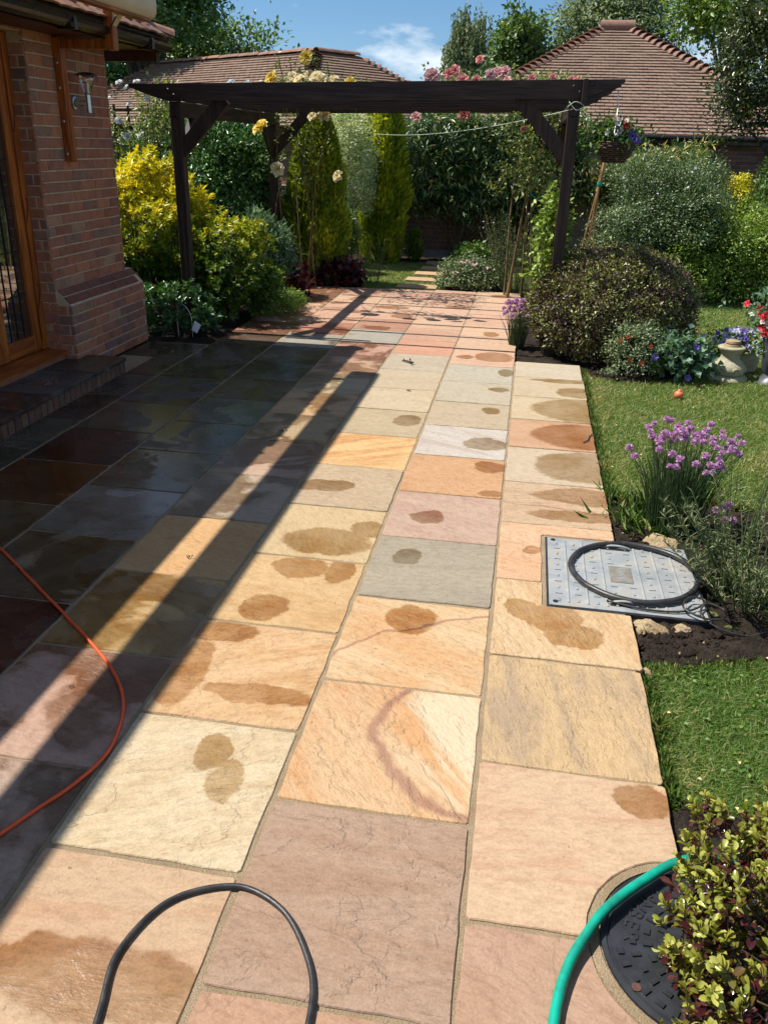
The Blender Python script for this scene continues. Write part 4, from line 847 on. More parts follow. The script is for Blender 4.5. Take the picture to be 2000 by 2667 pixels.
# glazed doors
DX = -3.585
def leaf_door(y0, y1, hinge=True):
    d = MB().box(DX - .05, DX, y0, y0 + .085, .205, 2.26, .004).make('door', M['oak'], house)
    MB().box(DX - .05, DX, y1 - .085, y1, .205, 2.26, .004).make('stile', M['oak'], d)
    MB().box(DX - .048, DX - .002, y0 + .085, y1 - .085, .205, .325, .004).make('bottom_rail', M['oak_y'], d)
    MB().box(DX - .048, DX - .002, y0 + .085, y1 - .085, 2.16, 2.26, .004).make('top_rail', M['oak_y'], d)
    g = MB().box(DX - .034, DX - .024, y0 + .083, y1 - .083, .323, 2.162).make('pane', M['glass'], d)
    n = max(2, int((y1 - y0 - .17) / .105))
    for i in range(1, n + 1):
        y = y0 + .085 + (y1 - y0 - .17) * i / (n + 1)
        MB().box(DX - .0235, DX - .018, y - .0028, y + .0028, .325, 2.16).make('lead_bar', M['dark'], d)
    for k in range(1, 6):
        z = .325 + k * .305
        MB().box(DX - .0232, DX - .0175, y0 + .085, y1 - .085, z - .0028, z + .0028).make('lead_bar', M['dark'], d)
    return d
leaf_door(5.285, 5.795); leaf_door(4.765, 5.275); leaf_door(4.245, 4.755)
MB().box(DX - .07, DX + .012, 5.80, WY0 - .002, .20, 2.33, .003).make('door_jamb', M['oak'], house)
MB().box(DX - .07, DX + .012, 4.15, 5.80, 2.265, 2.33, .003).make('door_head', M['oak_y'], house)
for z in (.52, 1.12, 1.72):
    MB().tube(spline([(DX + .014, 5.80, z), (DX + .022, 5.815, z + .07), (DX + .022, 5.83, z + .14), (DX + .014, 5.825, z + .17)], 4), .003, 5).make('hinge', M['gutter'], house)
MB().prism([(DX - .07, .165), (-3.42, .165), (-3.42, .185), (DX - .07, .203)], 'y', 4.1, WY0 - .004).make('sill', M['oak_y'], house)
brick_panel(MB().box(-3.60, -3.452, 4.1, WY0 - .006, .02, .164).make('threshold_wall', M['wall_mortar'], house), (-3.452, 4.1, 0), (0, 1, 0), WY0 - 4.11, .085, 1, M['brick'], rb)
MB().box(-3.72, -3.60, 4.1, WY0 - .01, 2.33, 2.42).make('lintel', M['oak_y'], house)
brick_panel(MB().box(-3.66, -3.465, 4.0, WY0 - .003, 2.335, 2.42).make('soldier_course', M['wall_mortar'], house), (-3.465, 4.9, 0), (0, 1, 0), WY0 - 4.9, 2.33, 1, M['brick'], rb, bl=.065, bh=.215)
MB().box(-4.4, -3.66, 4.1, 5.86, .1, 2.4).make('dark_room_box', M['dark'], house)  # near-black box stands in for the unlit room behind the panes
# eaves: soffit, fascia, gutter
EX, EY = -3.075, 7.36
MB().box(-3.46, EX - .05, -3.0, EY - .06, 2.352, 2.366).make('soffit', M['fascia'], house)
MB().box(EX - .075, EX - .05, -3.0, EY - .05, 2.342, 2.43).make('fascia', M['fascia'], house)
MB().box(-8.5, EX - .05, EY - .075, EY - .05, 2.275, 2.43).make('fascia', M['fascia'], house)
def gutter(name, path_axis, a0, a1, cx, zc, r=.058):
    mb = MB(); k = 9; V = []
    for a in (a0, a1):
        for rad in (r, r - .005):
            for i in range(k):
                t = math.pi + math.pi * i / (k - 1)
                p, z = cx + rad * math.cos(t), zc + rad * math.sin(t)
                V.append((p, a, z) if path_axis == 'y' else (a, p, z))
    F = []
    for i in range(k - 1):
        F += [(i, i + 1, 2 * k + i + 1, 2 * k + i), (k + i, 3 * k + i, 3 * k + i + 1, k + i + 1), (i, k + i, k + i + 1, i + 1), (2 * k + i, 2 * k + i + 1, 3 * k + i + 1, 3 * k + i)]
    F += [(0, 2 * k, 3 * k, k), (k - 1, 2 * k - 1, 4 * k - 1, 3 * k - 1), tuple(range(k)), tuple(range(2 * k, 3 * k))]
    return mb.add(V, F).make(name, M['gutter'], house)
gutter('gutter', 'y', -3.0, EY, EX + .01, 2.405); gutter('gutter', 'x', -8.5, EX, EY + .005, 2.402)
for y in (5.75, 6.95, 4.5):
    MB().box(EX - .048, EX + .075, y - .02, y + .02, 2.335, 2.346).box(EX + .069, EX + .076, y - .02, y + .02, 2.34, 2.415).make('gutter_bracket', M['gutter'], house)
# roof: tiles one by one where the eaves are in view, plain courses above
TP = math.radians(33); ct, st = math.cos(TP), math.sin(TP)
roof = MB().add([(EX + .03, -3, 2.435), (EX + .03, EY + .03, 2.435), (EX - 4.4 * ct, EY - 4.4 * ct, 2.435 + 4.4 * st), (EX - 4.4 * ct, -3, 2.435 + 4.4 * st)], [(0, 1, 2, 3)]).add(
    [(EX + .03, EY + .03, 2.435), (-9.2, EY + .03, 2.435), (-9.2, EY - 4.4 * ct, 2.435 + 4.4 * st), (EX - 4.4 * ct, EY - 4.4 * ct, 2.435 + 4.4 * st)], [(0, 1, 2, 3)]).make('roof', M['tile_far'], house)
tm = []
for s in range(3):
    mb = MB(); w, l, h = .162, .25, .013; V = []
    for i in range(2):
        for jx in range(5):
            y = -w / 2 + w * jx / 4; cam_ = .006 * (1 - (2 * jx / 4 - 1) ** 2)
            for z in (0, h): V.append((-l * i, y + rb.uniform(-.001, .001), z + cam_))
    F = []
    for jx in range(4):
        a = jx * 2; F += [(a, a + 2, a + 3, a + 1), (a + 1, a + 3, a + 13, a + 11), (a, a + 10, a + 12, a + 2)]
    F += [(0, 1, 11, 10), (8, 18, 19, 9)]
    me = bpy.data.meshes.new('roof_tile'); me.from_pydata(V, [], F); me.update(); me.materials.append(M['tile']); tm.append(me)
for k in range(8):
    x = EX + .055 - k * .10 * ct; z = 2.452 + k * .10 * st
    yend = EY + .05 - k * .10 * ct
    y = 4.7 + (.082 if k % 2 else 0)
    while y < yend - .05:
        mw = Matrix.Translation((x, y, z + rb.uniform(-.004, .005))) @ Matrix.Rotation(TP - .045 + rb.uniform(-.02, .02), 4, 'Y') @ Matrix.Rotation(rb.uniform(-.012, .012), 4, 'Z')
        obj('roof_tile', tm[rb.randrange(3)], None, roof, mw=mw); y += .165
def bonnet_mesh(name, r0, r1, ln, mat, k=7, span=2.3):
    V = []
    for i, (r, z) in enumerate(((r0, 0), (r1, ln))):
        for jx in range(k):
            a = -span / 2 + span * jx / (k - 1)
            for q in (r, r - .014): V.append((z, q * math.sin(a), q * math.cos(a) - r0))
    F = []
    for jx in range(k - 1):
        a = jx * 2; b = a + 2 * k
        F += [(a, a + 2, b + 2, b), (a + 1, b + 1, b + 3, a + 3), (a, a + 1, a + 3, a + 2), (b, b + 2, b + 3, b + 1)]
    me = bpy.data.meshes.new(name); me.from_pydata(V, [], F); me.update()
    bm = bmesh.new(); bm.from_mesh(me); bmesh.ops.recalc_face_normals(bm, faces=list(bm.faces)); bm.to_mesh(me); bm.free()
    me.materials.append(mat); return me
def lay_along(name, me, parent, A, B, step, rnd, lift=.0, tilt=.10):
    A = Vector(A); B = Vector(B); d = (B - A); n = int(d.length / step); d.normalize()
    side = d.cross(Vector((0, 0, 1))).normalized(); up = side.cross(d)
    for i in range(n):
        p = A + d * step * i + up * lift
        m = Matrix(((d.x, side.x, up.x, p.x), (d.y, side.y, up.y, p.y), (d.z, side.z, up.z, p.z), (0, 0, 0, 1)))
        if m.to_3x3().determinant() < 0: m = Matrix(((d.x, -side.x, up.x, p.x), (d.y, -side.y, up.y, p.y), (d.z, -side.z, up.z, p.z), (0, 0, 0, 1)))
        obj(name, me, None, parent, mw=m @ Matrix.Rotation(tilt + rnd.uniform(-.03, .03), 4, 'Y'))
lay_along('hip_tile', bonnet_mesh('hip_tile', .115, .085, .26, M['tile_red']), roof, (EX + .04, EY + .04, 2.50), (EX - 3, EY - 3, 2.50 + 3 * math.tan(TP)), .22, rb, .03)
# awning cassette on raised timber brackets
aw = thing('awning', 'beige awning cassette on golden timber brackets above the eaves', 'awning', (-3.43, 6.27, 1.52))
prof = [(.100 * abs(math.cos(a)) ** .7 * (1 if math.cos(a) > 0 else -1), .100 * abs(math.sin(a)) ** .75 * (1 if math.sin(a) > 0 else -1)) for a in [2 * math.pi * i / 20 for i in range(20)]]
mb = MB()
ys_ = [(-1.0, 1), (6.44, 1), (6.52, .93), (6.545, .75), (6.552, .45)]; V = []
for y, s in ys_:
    for p in prof: V.append((-2.86 + p[0] * s, y, 2.57 + p[1] * s))
F = [(i * 20 + q, i * 20 + (q + 1) % 20, (i + 1) * 20 + (q + 1) % 20, (i + 1) * 20 + q) for i in range(len(ys_) - 1) for q in range(20)] + [tuple((len(ys_) - 1) * 20 + q for q in range(20))]
o = mb.add(V, F).make('cassette', M['awning'], aw, True); smooth_angle(o, 50)
MB().box(-2.86, -2.79, -1.0, 6.46, 2.462, 2.480, .003).make('front_rail', M['oak_y'], aw)
for yb in (6.27, -.4):
    MB().box(-3.452, -3.395, yb - .038, yb + .038, 1.525, 2.34, .004).make('bracket_post', M['oak'], aw)
    MB().box(-3.45, -2.985, yb - .034, yb + .034, 2.27, 2.332, .004).make('bracket_arm', M['oak'], aw)
    MB().box(-3.045, -2.98, yb - .036, yb + .036, 2.265, 2.53, .004).make('bracket_upright', M['oak'], aw)
    MB().prism([(-3.02, 2.36), (-2.93, 2.48), (-2.95, 2.57), (-3.02, 2.56)], 'y', yb - .03, yb + .03).make('cassette_bracket', M['awning'], aw)
    for z in (1.58, 1.80, 2.02, 2.18):
        MB().lathe([(.012, 0), (.012, .004), (.008, .007)], (0, 0, 0), 8).make('bolt', M['steel'], aw, loc=(-3.43, yb - .04, z)).rotation_euler = (math.pi / 2, 0, 0)
MB().tube(spline([(-2.93, 6.2, 2.47), (-2.99, 6.22, 2.40), (-3.02, 6.24, 2.36), (-3.10, 6.25, 2.37)], 5), .005, 6).make('cable', M['gutter'], aw, True)
# wall lamp
lamp = thing('wall_lamp', 'steel outdoor wall lamp with glass cone on the brick pier', 'lamp', (-3.45, 6.46, 1.96))
MB().lathe([(.045, 0), (.045, .012), (.036, .016)], k=20).make('wall_plate', M['steel'], lamp, loc=(-3.452, 6.46, 1.93)).rotation_euler = (0, math.pi / 2, 0)
for dz in (-.018, .012): MB().tube([(-3.44, 6.46, 1.93 + dz), (-3.33, 6.44, 1.93 + dz)], .005, 6).make('arm', M['steel'], lamp)
LX, LY = -3.32, 6.43
o = MB().lathe([(.0, 1.865), (.021, 1.865), (.021, 2.005), (.0, 2.005)], (LX, LY, 0), 18).make('stem', M['steel'], lamp); smooth_angle(o)
o = MB().lathe([(.024, 1.985), (.030, 2.01), (.048, 2.07), (.058, 2.112)], (LX, LY, 0), 20).make('glass_cone', M['lampglass'], lamp, True)
o = MB().lathe([(.0, 2.112), (.082, 2.112), (.080, 2.118), (.05, 2.131), (.0, 2.137)], (LX, LY, 0), 24).make('cap', M['gutter'], lamp); smooth_angle(o)
MB().lathe([(.010, 2.005), (.010, 2.06), (.0, 2.06)], (LX, LY, 0), 10).make('bulb', M['white'], lamp)
# door step
step = thing('door_step', 'low stone doorstep edged with upright bricks below the glazed doors', 'doorstep', (-3.2, 5.2, 0))
core = MB().box(-3.47, -3.052, 4.352, 6.018, -.01, .098).make('core', M['wall_mortar'], step)
mb = MB()
y = 4.345
while y < 6.02:
    l = min(.066, 6.025 - y); me = brick_mesh(round(l, 3), .095, .03, rb.randrange(3))
    key = ('step', me.name)
    if key not in BRK: m2 = me.copy(); m2.materials.clear(); m2.materials.append(M['brick_old']); BRK[key] = m2
    p = Vector((-3.052 - .018, y, .001)); obj('brick', BRK[key], None, step, mw=Matrix(((0, -1, 0, p.x), (1, 0, 0, p.y), (0, 0, 1, p.z), (0, 0, 0, 1)))); y += .076
x = -3.47
while x < -3.06:
    key = ('step2',)
    if key not in BRK: m2 = brick_mesh(.066, .095, .03, 0).copy(); m2.materials.clear(); m2.materials.append(M['brick_old']); BRK[key] = m2
    p = Vector((x, 4.352 + .018, .001)); obj('brick', BRK[key], None, step, mw=Matrix(((1, 0, 0, p.x), (0, 1, 0, p.y), (0, 0, 1, p.z), (0, 0, 0, 1)))); x += .076
for y0, y1, sp in ((4.335, 4.918, (c(138, 122, 120), c(126, 110, 108), .4, .1)), (4.930, 5.512, (c(150, 154, 162), c(138, 140, 146), .4, .1)), (5.524, 6.03, (c(132, 132, 128), c(120, 118, 112), .4, .1))):
    me, (cx, cy) = slab([(-3.45, y0), (-3.02 + rs.uniform(-.008, .008), y0), (-3.02 + rs.uniform(-.008, .008), y1), (-3.45, y1)], rs, th=.026, chip=1.6, name='tread_slab')
    o = obj('tread_slab', me, None, step, (cx, cy, .125)); dress(o, sp, cx, cy, .62, (99, 99, 99, 99))
# ------------------------------------------------------------------ pergola
perg = thing('pergola', 'dark brown timber pergola across the end of the paving', 'pergola', (-1.4, 9.1, 0))
def topz(x): return 2.128 + .0243 * (x + 3.53)
def rafter(y, th=.046, dep=.135, xl=-3.54, xr=.65, hole=False):
    n = 24; top, bot = [], []
    body_l, body_r = xl + .36, xr - .36
    def low(x):
        if x < body_l: t = (body_l - x) / (body_l - xl); return dep * (1 - .82 * (t ** 1.25)) 
        if x > body_r: t = (x - body_r) / (xr - body_r); return dep * (1 - .82 * (t ** 1.25)) 
        return dep
    xs = list(np.linspace(xl, body_l, 8)) + list(np.linspace(body_l + .2, body_r - .2, 5)) + list(np.linspace(body_r, xr, 8))
    pts = [(x, topz(x)) for x in reversed(xs)] + [(x, topz(x) - low(x)) for x in xs]
    if hole:
        for hx in (xr - .25,):
            # keyhole slit to a round hole near the end
            hz = topz(hx) - .048; q = [(hx + .024 * math.cos(a), hz + .024 * math.sin(a)) for a in np.linspace(math.pi / 2, math.pi / 2 - 2 * math.pi, 14)]
            i = max(k for k, p in enumerate(pts[:len(xs)]) if p[0] >= hx)
            pts = pts[:i + 1] + [(hx + .0004, topz(hx))] + q + [(hx - .0004, topz(hx))] + pts[i + 1:]
    return MB().prism(pts, 'y', y - th / 2, y + th / 2).make('rafter', M['perg'], perg)
RY = [7.62, 8.12, 8.63, 9.15, 9.65, 10.15, 10.64]
for i, y in enumerate(RY): rafter(y, hole=(i == 0), xl=-3.54 + rs.uniform(-.02, .02) * (i > 0), xr=.65 + rs.uniform(-.02, .02) * (i > 0))
PXL, PXR = -3.15, .28
for x in (PXL, PXR):
    z1 = topz(x) - .137
    MB().box(x - .03, x + .03, 7.64, 10.85, z1 - .125, z1, .004).make('side_beam', M['perg_y'], perg)
    for y in (7.70, 10.64):
        MB().box(x - .048, x + .048, y - .048, y + .048, -.05, z1 - .126, .004).make('post', M['perg_z'], perg)
        if y < 8: MB().box(x - .048, x + .048, y - .050, y - .012, z1 - .1255, z1 + .02, .003).make('post_tongue', M['perg_z'], perg)
    s = 1 if x < -1 else -1
    z = z1 - .14
    for y in (7.70, 10.64):
        a, b = Vector((x + s * .045, y - .01, 1.62 if s > 0 else 1.66)), Vector((x + s * .43, y - .01, topz(x + s * .43) - .137))
        MB().bar(a - Vector((s * .03, 0, .03)), b + Vector((s * .02, 0, .02)), .115, .05, (0, 1, 0)).make('brace', M['perg_z'], perg)
    for y, d in ((7.75, 1), (10.59, -1)):
        MB().bar((x, y, 1.58), (x, y + d * .36, z1 - .11), .10, .05, (1, 0, 0)).make('brace', M['perg_z'], perg)
MB().box(PXR + .045, PXR + .085, 7.55, 7.5965, topz(PXR) - .17, topz(PXR) + .005, .003).make('cleat', M['perg_z'], perg)
for x in (PXL, PXR):
    for dx in (-.025, .025):
        MB().lathe([(.012, 0), (.012, .004), (.007, .008), (.0, .009)], k=8).make('bolt', M['gutter'], perg, loc=(x + dx, 7.597, topz(x) - .07 - dx * .8)).rotation_euler = (math.pi / 2, 0, 0)
# washing line tied to the right post
wl = MB(); A, B = Vector((.26, 7.585, 2.005)), Vector((-2.45, 13.3, 1.84)); P = [A.lerp(B, t) - Vector((0, 0, .16 * 4 * t * (1 - t) * .55)) for t in np.linspace(0, 1, 22)]
wl.tube(P, .0032, 6).tube(spline([(.22, 7.583, 2.02), (.28, 7.565, 2.06), (.35, 7.58, 2.03), (.29, 7.566, 2.0), (.23, 7.58, 2.06)], 5), .0035, 6)
tag(wl.make('washing_line', M['rope'], None, True), 'pale rope washing line tied to the right pergola post', 'rope')
# ------------------------------------------------------------------ hoses, cable, covers
def hose(name, label, cat, pts, r, mat, n=9, k=12):
    P = spline(pts, n)
    P = [p + Vector((mnoise.noise(p * 9 + Vector((3, 1, 0))), mnoise.noise(p * 9 + Vector((0, 7, 2))), 0)) * r * .28 for p in P]
    o = MB().tube(P, [r * (1 + .035 * mnoise.noise(p * 40)) for p in P], k).make(name, mat, None, True); return tag(o, label, cat)
hose('black_hose', 'black rubber hose looping across the nearest slabs', 'hose', [(-.70, .55, .0078), (-.725, .85, .0078), (-.745, 1.05, .0078), (-.775, 1.20, .0078), (-.737, 1.335, .0078), (-.655, 1.41, .0078), (-.55, 1.438, .0078), (-.44, 1.392, .0078), (-.36, 1.30, .0078), (-.312, 1.185, .0078), (-.31, 1.0, .0078), (-.36, .70, .0078)], .0072, M['black_rubber'], 9, 14)
hose('garden_hose', 'teal green garden hose curving over the round cover', 'hose', [(1.05, 1.72, .01), (.80, 1.755, .012), (.62, 1.735, .030), (.53, 1.70, .034), (.43, 1.62, .034), (.335, 1.515, .034), (.255, 1.385, .022), (.215, 1.26, .016), (.195, 1.08, .015), (.19, .8, .015)], .0125, M['teal'], 9, 14)
hose('orange_cable', 'thin orange extension cable lying over the shaded slabs', 'cable', [(-2.9, 3.35, .006), (-2.5, 3.22, .006), (-2.21, 3.01, .006), (-1.83, 2.70, .006), (-1.515, 2.44, .006), (-1.31, 2.255, .006), (-1.178, 2.08, .006), (-1.115, 1.862, .006), (-1.143, 1.70, .006), (-1.195, 1.585, .006), (-1.245, 1.475, .006), (-1.33, 1.30, .006), (-1.5, 1.05, .006)], .0062, M['orange'])
coil = [(1.15, 3.42, -.005), (1.0, 3.44, .0), (.90, 3.47, .010)]
for i in range(25):
    a = .30 + 2 * math.pi * .955 * i / 24; coil.append((.598 + .272 * math.cos(a) + .010 * math.sin(2 * a), 3.375 + .275 * math.sin(a), .0175 + .004 * math.sin(a * 1.5)))
coil += [(.90, 3.33, .012), (1.02, 3.34, -.004), (1.2, 3.30, -.01)]
hose('coiled_hose', 'loop of black hose lying on the steel cover', 'hose', coil, .0128, M['black_rubber'], 4, 12)
hose('thin_cable', 'thin black cable tangled at the near edge of the steel cover', 'cable', [(.46, 3.10, .012), (.58, 3.065, .012), (.70, 3.06, .012), (.80, 3.09, .016), (.86, 3.15, .03), (.80, 3.16, .035), (.76, 3.08, .03), (.82, 3.03, .02), (.90, 3.04, .012), (.93, 3.10, .02), (.86, 3.13, .03), (.83, 3.06, .012), (.90, 3.0, -.01), (1.0, 2.99, -.02), (1.1, 3.05, -.02)], .0045, M['black_rubber'], 7, 6)
cv = thing('access_cover', 'rectangular galvanised steel cover set into the paving edge', 'manhole cover', (.54, 3.36, 0))
x0, x1, y0, y1 = MH
MB().box(x0 - .006, x1 + .006, y0 - .006, y1 + .006, -.05, -.002).make('frame', M['black_plastic'], cv)
MB().box(x0 + .004, x1 - .004, y0 + .004, y1 - .004, -.006, .003, .0015).make('plate', M['galv'], cv)
for i in range(7):
    x = x0 + .085 + i * .079
    if i == 3: continue
    MB().prism([(x - .0055, .003), (x + .0055, .003), (x + .002, .0065), (x - .002, .0065)], 'y', y0 + .03, y1 - .03).make('rib', M['galv'], cv)
mb = MB(); r6 = random.Random(3)
for i in range(8):
    for k in range(11):
        x = x0 + .045 + i * .079; y = y0 + .05 + k * .054
        if abs(x - .54) < .06 and abs(y - 3.36) < .09: continue
        if k % 2: mb.box(x - .013, x + .013, y - .0045, y + .0045, .003, .0066)
        else: mb.box(x - .0045, x + .0045, y - .012, y + .012, .003, .0066)
o = mb.make('tread_studs', M['galv'], cv); o['kind'] = 'stuff'
MB().box(.493, .590, 3.285, 3.435, .003, .0062, .001).make('name_plate', m_simple('tarnished_plate', (0.30, 0.28, 0.23, 1), .5, .3, .15, 30.0), cv)
mb = MB()
for k in range(9): mb.box(.530 + (k % 3) * .003, .556, 3.300 + k * .0138, 3.300 + k * .0138 + .006, .0061, .0074)
mb.make('raised_mark', M['galv'], cv)
for y, s in ((y1 - .065, 1), (y0 + .06, -1)):
    MB().tube(spline([(.47, y, .004), (.50, y, .014), (.54, y, .018), (.58, y, .014), (.61, y, .004)], 4), .006, 6).make('lifting_handle', M['galv'], cv, True)
    MB().box(.475, .605, y - .02, y - .004, .003, .0036).make('handle_slot', M['dark'], cv)
for x, y in ((x0 + .03, y0 + .03), (x0 + .03, y1 - .03), (x1 - .03, y0 + .03), (x1 - .03, y1 - .03)):
    MB().lathe([(.011, .003), (.011, .0055), (.004, .0055)], (x, y, 0), 10).make('screw', M['gutter'], cv)
rcv = thing('inspection_cover', 'round black plastic inspection cover by the corner bush', 'manhole cover', (RC[0], RC[1], -.02))
o = MB().lathe([(RC[2] + .040, -.05), (RC[2] + .029, -.0015), (RC[2] + .015, .0005), (RC[2] + .006, .001), (RC[2] + .004, -.03)], (RC[0], RC[1], 0), 56).make('mortar_haunch', M['mortar'], rcv)
o = MB().lathe([(.0, .003), (RC[2] - .022, .003), (RC[2] - .019, -.0015), (RC[2] - .014, -.0015), (RC[2] - .012, .004), (RC[2], .003), (RC[2] + .002, -.03)], (RC[0], RC[1], 0), 56).make('lid', M['black_plastic'], rcv); smooth_angle(o, 35)
for ring_i, (R, n, off) in enumerate(((.196, 34, 0), (.162, 28, .1), (.128, 22, .2), (.094, 16, 0), (.06, 10, .3), (.028, 5, 0))):
    for i in range(n):
        a = 2 * math.pi * (i + off) / n
        if ring_i < 2 and 1.62 < (a % 6.2832) < 3.16: continue
        w, l = (.012, .0105) if i % 2 else (.020, .0065)
        me = FL.setdefault('stud%d' % (i % 2), MB().prism([(-l, -w / 2), (l, -w / 2), (l, w / 2), (-l, w / 2)], 'z', 0, .005).mesh('stud'))
        if not me.materials: me.materials.append(M['black_plastic'])
        obj('stud', me, None, rcv, (RC[0] + R * math.cos(a), RC[1] + R * math.sin(a), .0028), (0, 0, a))
for i, ch in enumerate('CHAMBER'):                                   # raised lettering, read with its feet to the rim
    cu = bpy.data.curves.new('letter', 'FONT'); cu.body = ch; cu.size = .050; cu.extrude = .0026; cu.align_x = 'CENTER'; cu.align_y = 'CENTER'
    tmp = bpy.data.objects.new('letter_tmp', cu); C.objects.link(tmp); bpy.context.view_layer.update()
    me = bpy.data.meshes.new_from_object(tmp.evaluated_get(bpy.context.evaluated_depsgraph_get())); C.objects.unlink(tmp); bpy.data.objects.remove(tmp)
    me.materials.clear(); a = 1.80 + i * .215
    obj('letter', me, M['black_plastic'], rcv, (RC[0] + .166 * math.cos(a), RC[1] + .166 * math.sin(a), .0035), (0, 0, a + math.pi / 2))
MB().lathe([(.011, .003), (.011, .0055), (.008, .0058), (.0, .0048)], (RC[0] - .165, RC[1] - .125, 0), 12).make('screw', m_simple('rusty_screw', (0.10, 0.045, 0.03, 1), .6), rcv)
# fallen leaves and twigs on the paving
rl = random.Random(12)
for i, (x, y, s, lab) in enumerate([(-.94, 6.97, .05, 'curled dead leaf on the pale slab in the second row'), (-.88, 6.92, .06, 'broken dry leaf beside the curled one on the pale slab'), (-1.438, 4.918, .03, 'small dead leaf in the strip of sun'), (-1.357, 3.104, .022, 'dark dead leaf at the edge of the strip of sun'), (-.775, 6.07, .03, 'tiny red leaf on the cream slabs'), (-1.384, 2.128, .012, 'little black seed on the dry patch in the sun strip')]):
    r = np.random.default_rng(i + 3); n = 5
    P = np.array([[x, y, .004]]) + r.normal(size=(n, 3)) * np.array([s * .3, s * .3, 0])
    me = leaf_mesh('dead_leaf', P, rdir(r, n) * np.array([1, 1, .25]) + np.array([0, 0, .12]), rdir(r, n) * .4 + np.array([0, 0, 1]), np.full(n, s * .6), np.full(n, s * .28), r.random(n), True, fold=.4, curl=-.3)
    tag(obj('dead_leaf', me, FO['red'] if i == 4 else M['bark']), lab, 'leaf', 'leaves blown onto the paving')
tag(MB().tube(spline([(.47, 5.15, .006), (.50, 5.20, .010), (.515, 5.28, .008), (.54, 5.34, .010)], 4), .004, 5).make('twig', M['bark']), 'thin dark twig on the wet slab beside the lawn', 'twig')
# ------------------------------------------------------------------ small things on the lawn
st_ = thing('stone_pedestal', 'moulded stone baluster pedestal standing on the lawn', 'pedestal', (1.775, 7.30, GZ))
o = MB().lathe([(.165, 0), (.170, .012), (.160, .032), (.135, .042), (.118, .05)], (1.775, 7.30, GZ), 32).make('base', M['cast_stone'], st_); smooth_angle(o, 45)
o = MB().lathe([(.118, .048), (.140, .075), (.145, .10), (.135, .128), (.105, .155), (.080, .180), (.074, .205), (.084, .235), (.108, .262), (.112, .275), (.100, .283), (.07, .285)], (1.775, 7.30, GZ), 32).make('body', M['cast_stone'], st_, True)
for i in range(8):
    a = 2 * math.pi * i / 8 + .2; q = []
    for t in np.linspace(0, 2.2 * math.pi * .8, 14):
        rr_ = .030 * (1 - t / 7.0); q.append((t, rr_))
    P = []
    for t, rr_ in q:
        da = rr_ * math.cos(t) / .145; z = GZ + .098 + rr_ * math.sin(t) * .9; P.append((1.775 + .147 * math.cos(a + da), 7.30 + .147 * math.sin(a + da), z))
    MB().tube(P, .007, 5).make('scroll', M['cast_stone'], st_, True)
o = MB().lathe([(.070, .284), (.066, .300), (.048, .304), (.060, .312), (.056, .330), (.040, .336)], (1.775, 7.30, GZ), 20).make('finial', M['rock'], st_); smooth_angle(o)
pt = thing('patterned_planter', 'low stone planter filled with lilac pansies behind the pedestal', 'planter', (1.93, 7.62, GZ))
o = MB().lathe([(.10, 0), (.15, .03), (.165, .11), (.15, .17), (.17, .20), (.155, .20), (.14, .17)], (1.93, 7.62, GZ), 28).make('pot', M['cast_stone'], pt); smooth_angle(o)
r = np.random.default_rng(5); cl = np.array([1.88, 7.6, .19]) + r.normal(size=(60, 3)) * np.array([.11, .09, .05]); cloud('foliage', pt, FO['green'], cl, rdir(r, 60), 9, .03, (.045, .026), 6, hero=False)
for i in range(46):
    flower('pansy', 'pansy', 'lilac' if i % 7 else 'violet', pt, (1.86 + rl.gauss(0, .11), 7.55 + rl.gauss(0, .07), .25 + rl.uniform(-.07, .09)), rl, .9, (-.25, -.8, .5))
gp = thing('grey_planter', 'tall slate grey urn planter at the right edge of the lawn', 'planter', (2.13, 7.25, GZ))
o = MB().lathe([(.135, 0), (.14, .012), (.085, .05), (.075, .08), (.10, .12), (.125, .30), (.155, .44), (.165, .45), (.155, .455), (.13, .43)], (2.13, 7.25, GZ), 32).make('pot', M['grey_pot'], gp); smooth_angle(o)
cl = np.array([2.1, 7.25, .50]) + r.normal(size=(130, 3)) * np.array([.13, .11, .11]); cloud('foliage', gp, FO['seagreen'], cl, nrm(cl - np.array([2.1, 7.25, .35])), 9, .035, (.05, .022), 8)
for i in range(34): flower('red_bloom', 'five', 'red', gp, (2.02 + rl.gauss(0, .10), 7.16 + rl.gauss(0, .06), .50 + rl.uniform(-.12, .12)), rl, 2.0, (-.3, -.8, .4))
for i in range(5): flower('white_bloom', 'five', 'white', gp, (2.02 + rl.gauss(0, .07), 7.14, .55 + rl.uniform(-.1, .1)), rl, 1.6, (-.3, -.8, .4))
bl = thing('toy_ball', 'small faded orange ball lying on the lawn', 'ball', (1.265, 6.52, GZ))
o = MB().lathe([(.0, -.036), (.015, -.033), (.028, -.023), (.036, 0), (.034, .014), (.026, .026), (.012, .034), (.012, .044), (.0, .046)], (1.265, 6.52, -.005), 24).make('ball', M['clay_ball'], bl, True)
# white plant label in the dark bed
tag(MB().add([(-2.965, 7.33, .165), (-2.915, 7.35, .125), (-2.955, 7.34, .05), (-3.00, 7.33, .08), (-2.965, 7.334, .165), (-2.915, 7.354, .125), (-2.955, 7.344, .05), (-3.00, 7.334, .08)], [(0, 1, 2, 3), (7, 6, 5, 4), (0, 4, 5, 1), (1, 5, 6, 2), (2, 6, 7, 3), (3, 7, 4, 0)]).make('plant_label', M['white']), 'torn white plant label among the dark leaves by the house', 'label')
tag(MB().tube(spline([(-3.14, 7.36, -.03), (-3.15, 7.37, .2), (-3.10, 7.38, .30), (-3.02, 7.38, .2), (-3.01, 7.37, -.03)], 6), .0035, 6).make('wire_hoop', M['steel'], None, True), 'thin wire plant hoop under the golden bush', 'plant hoop')
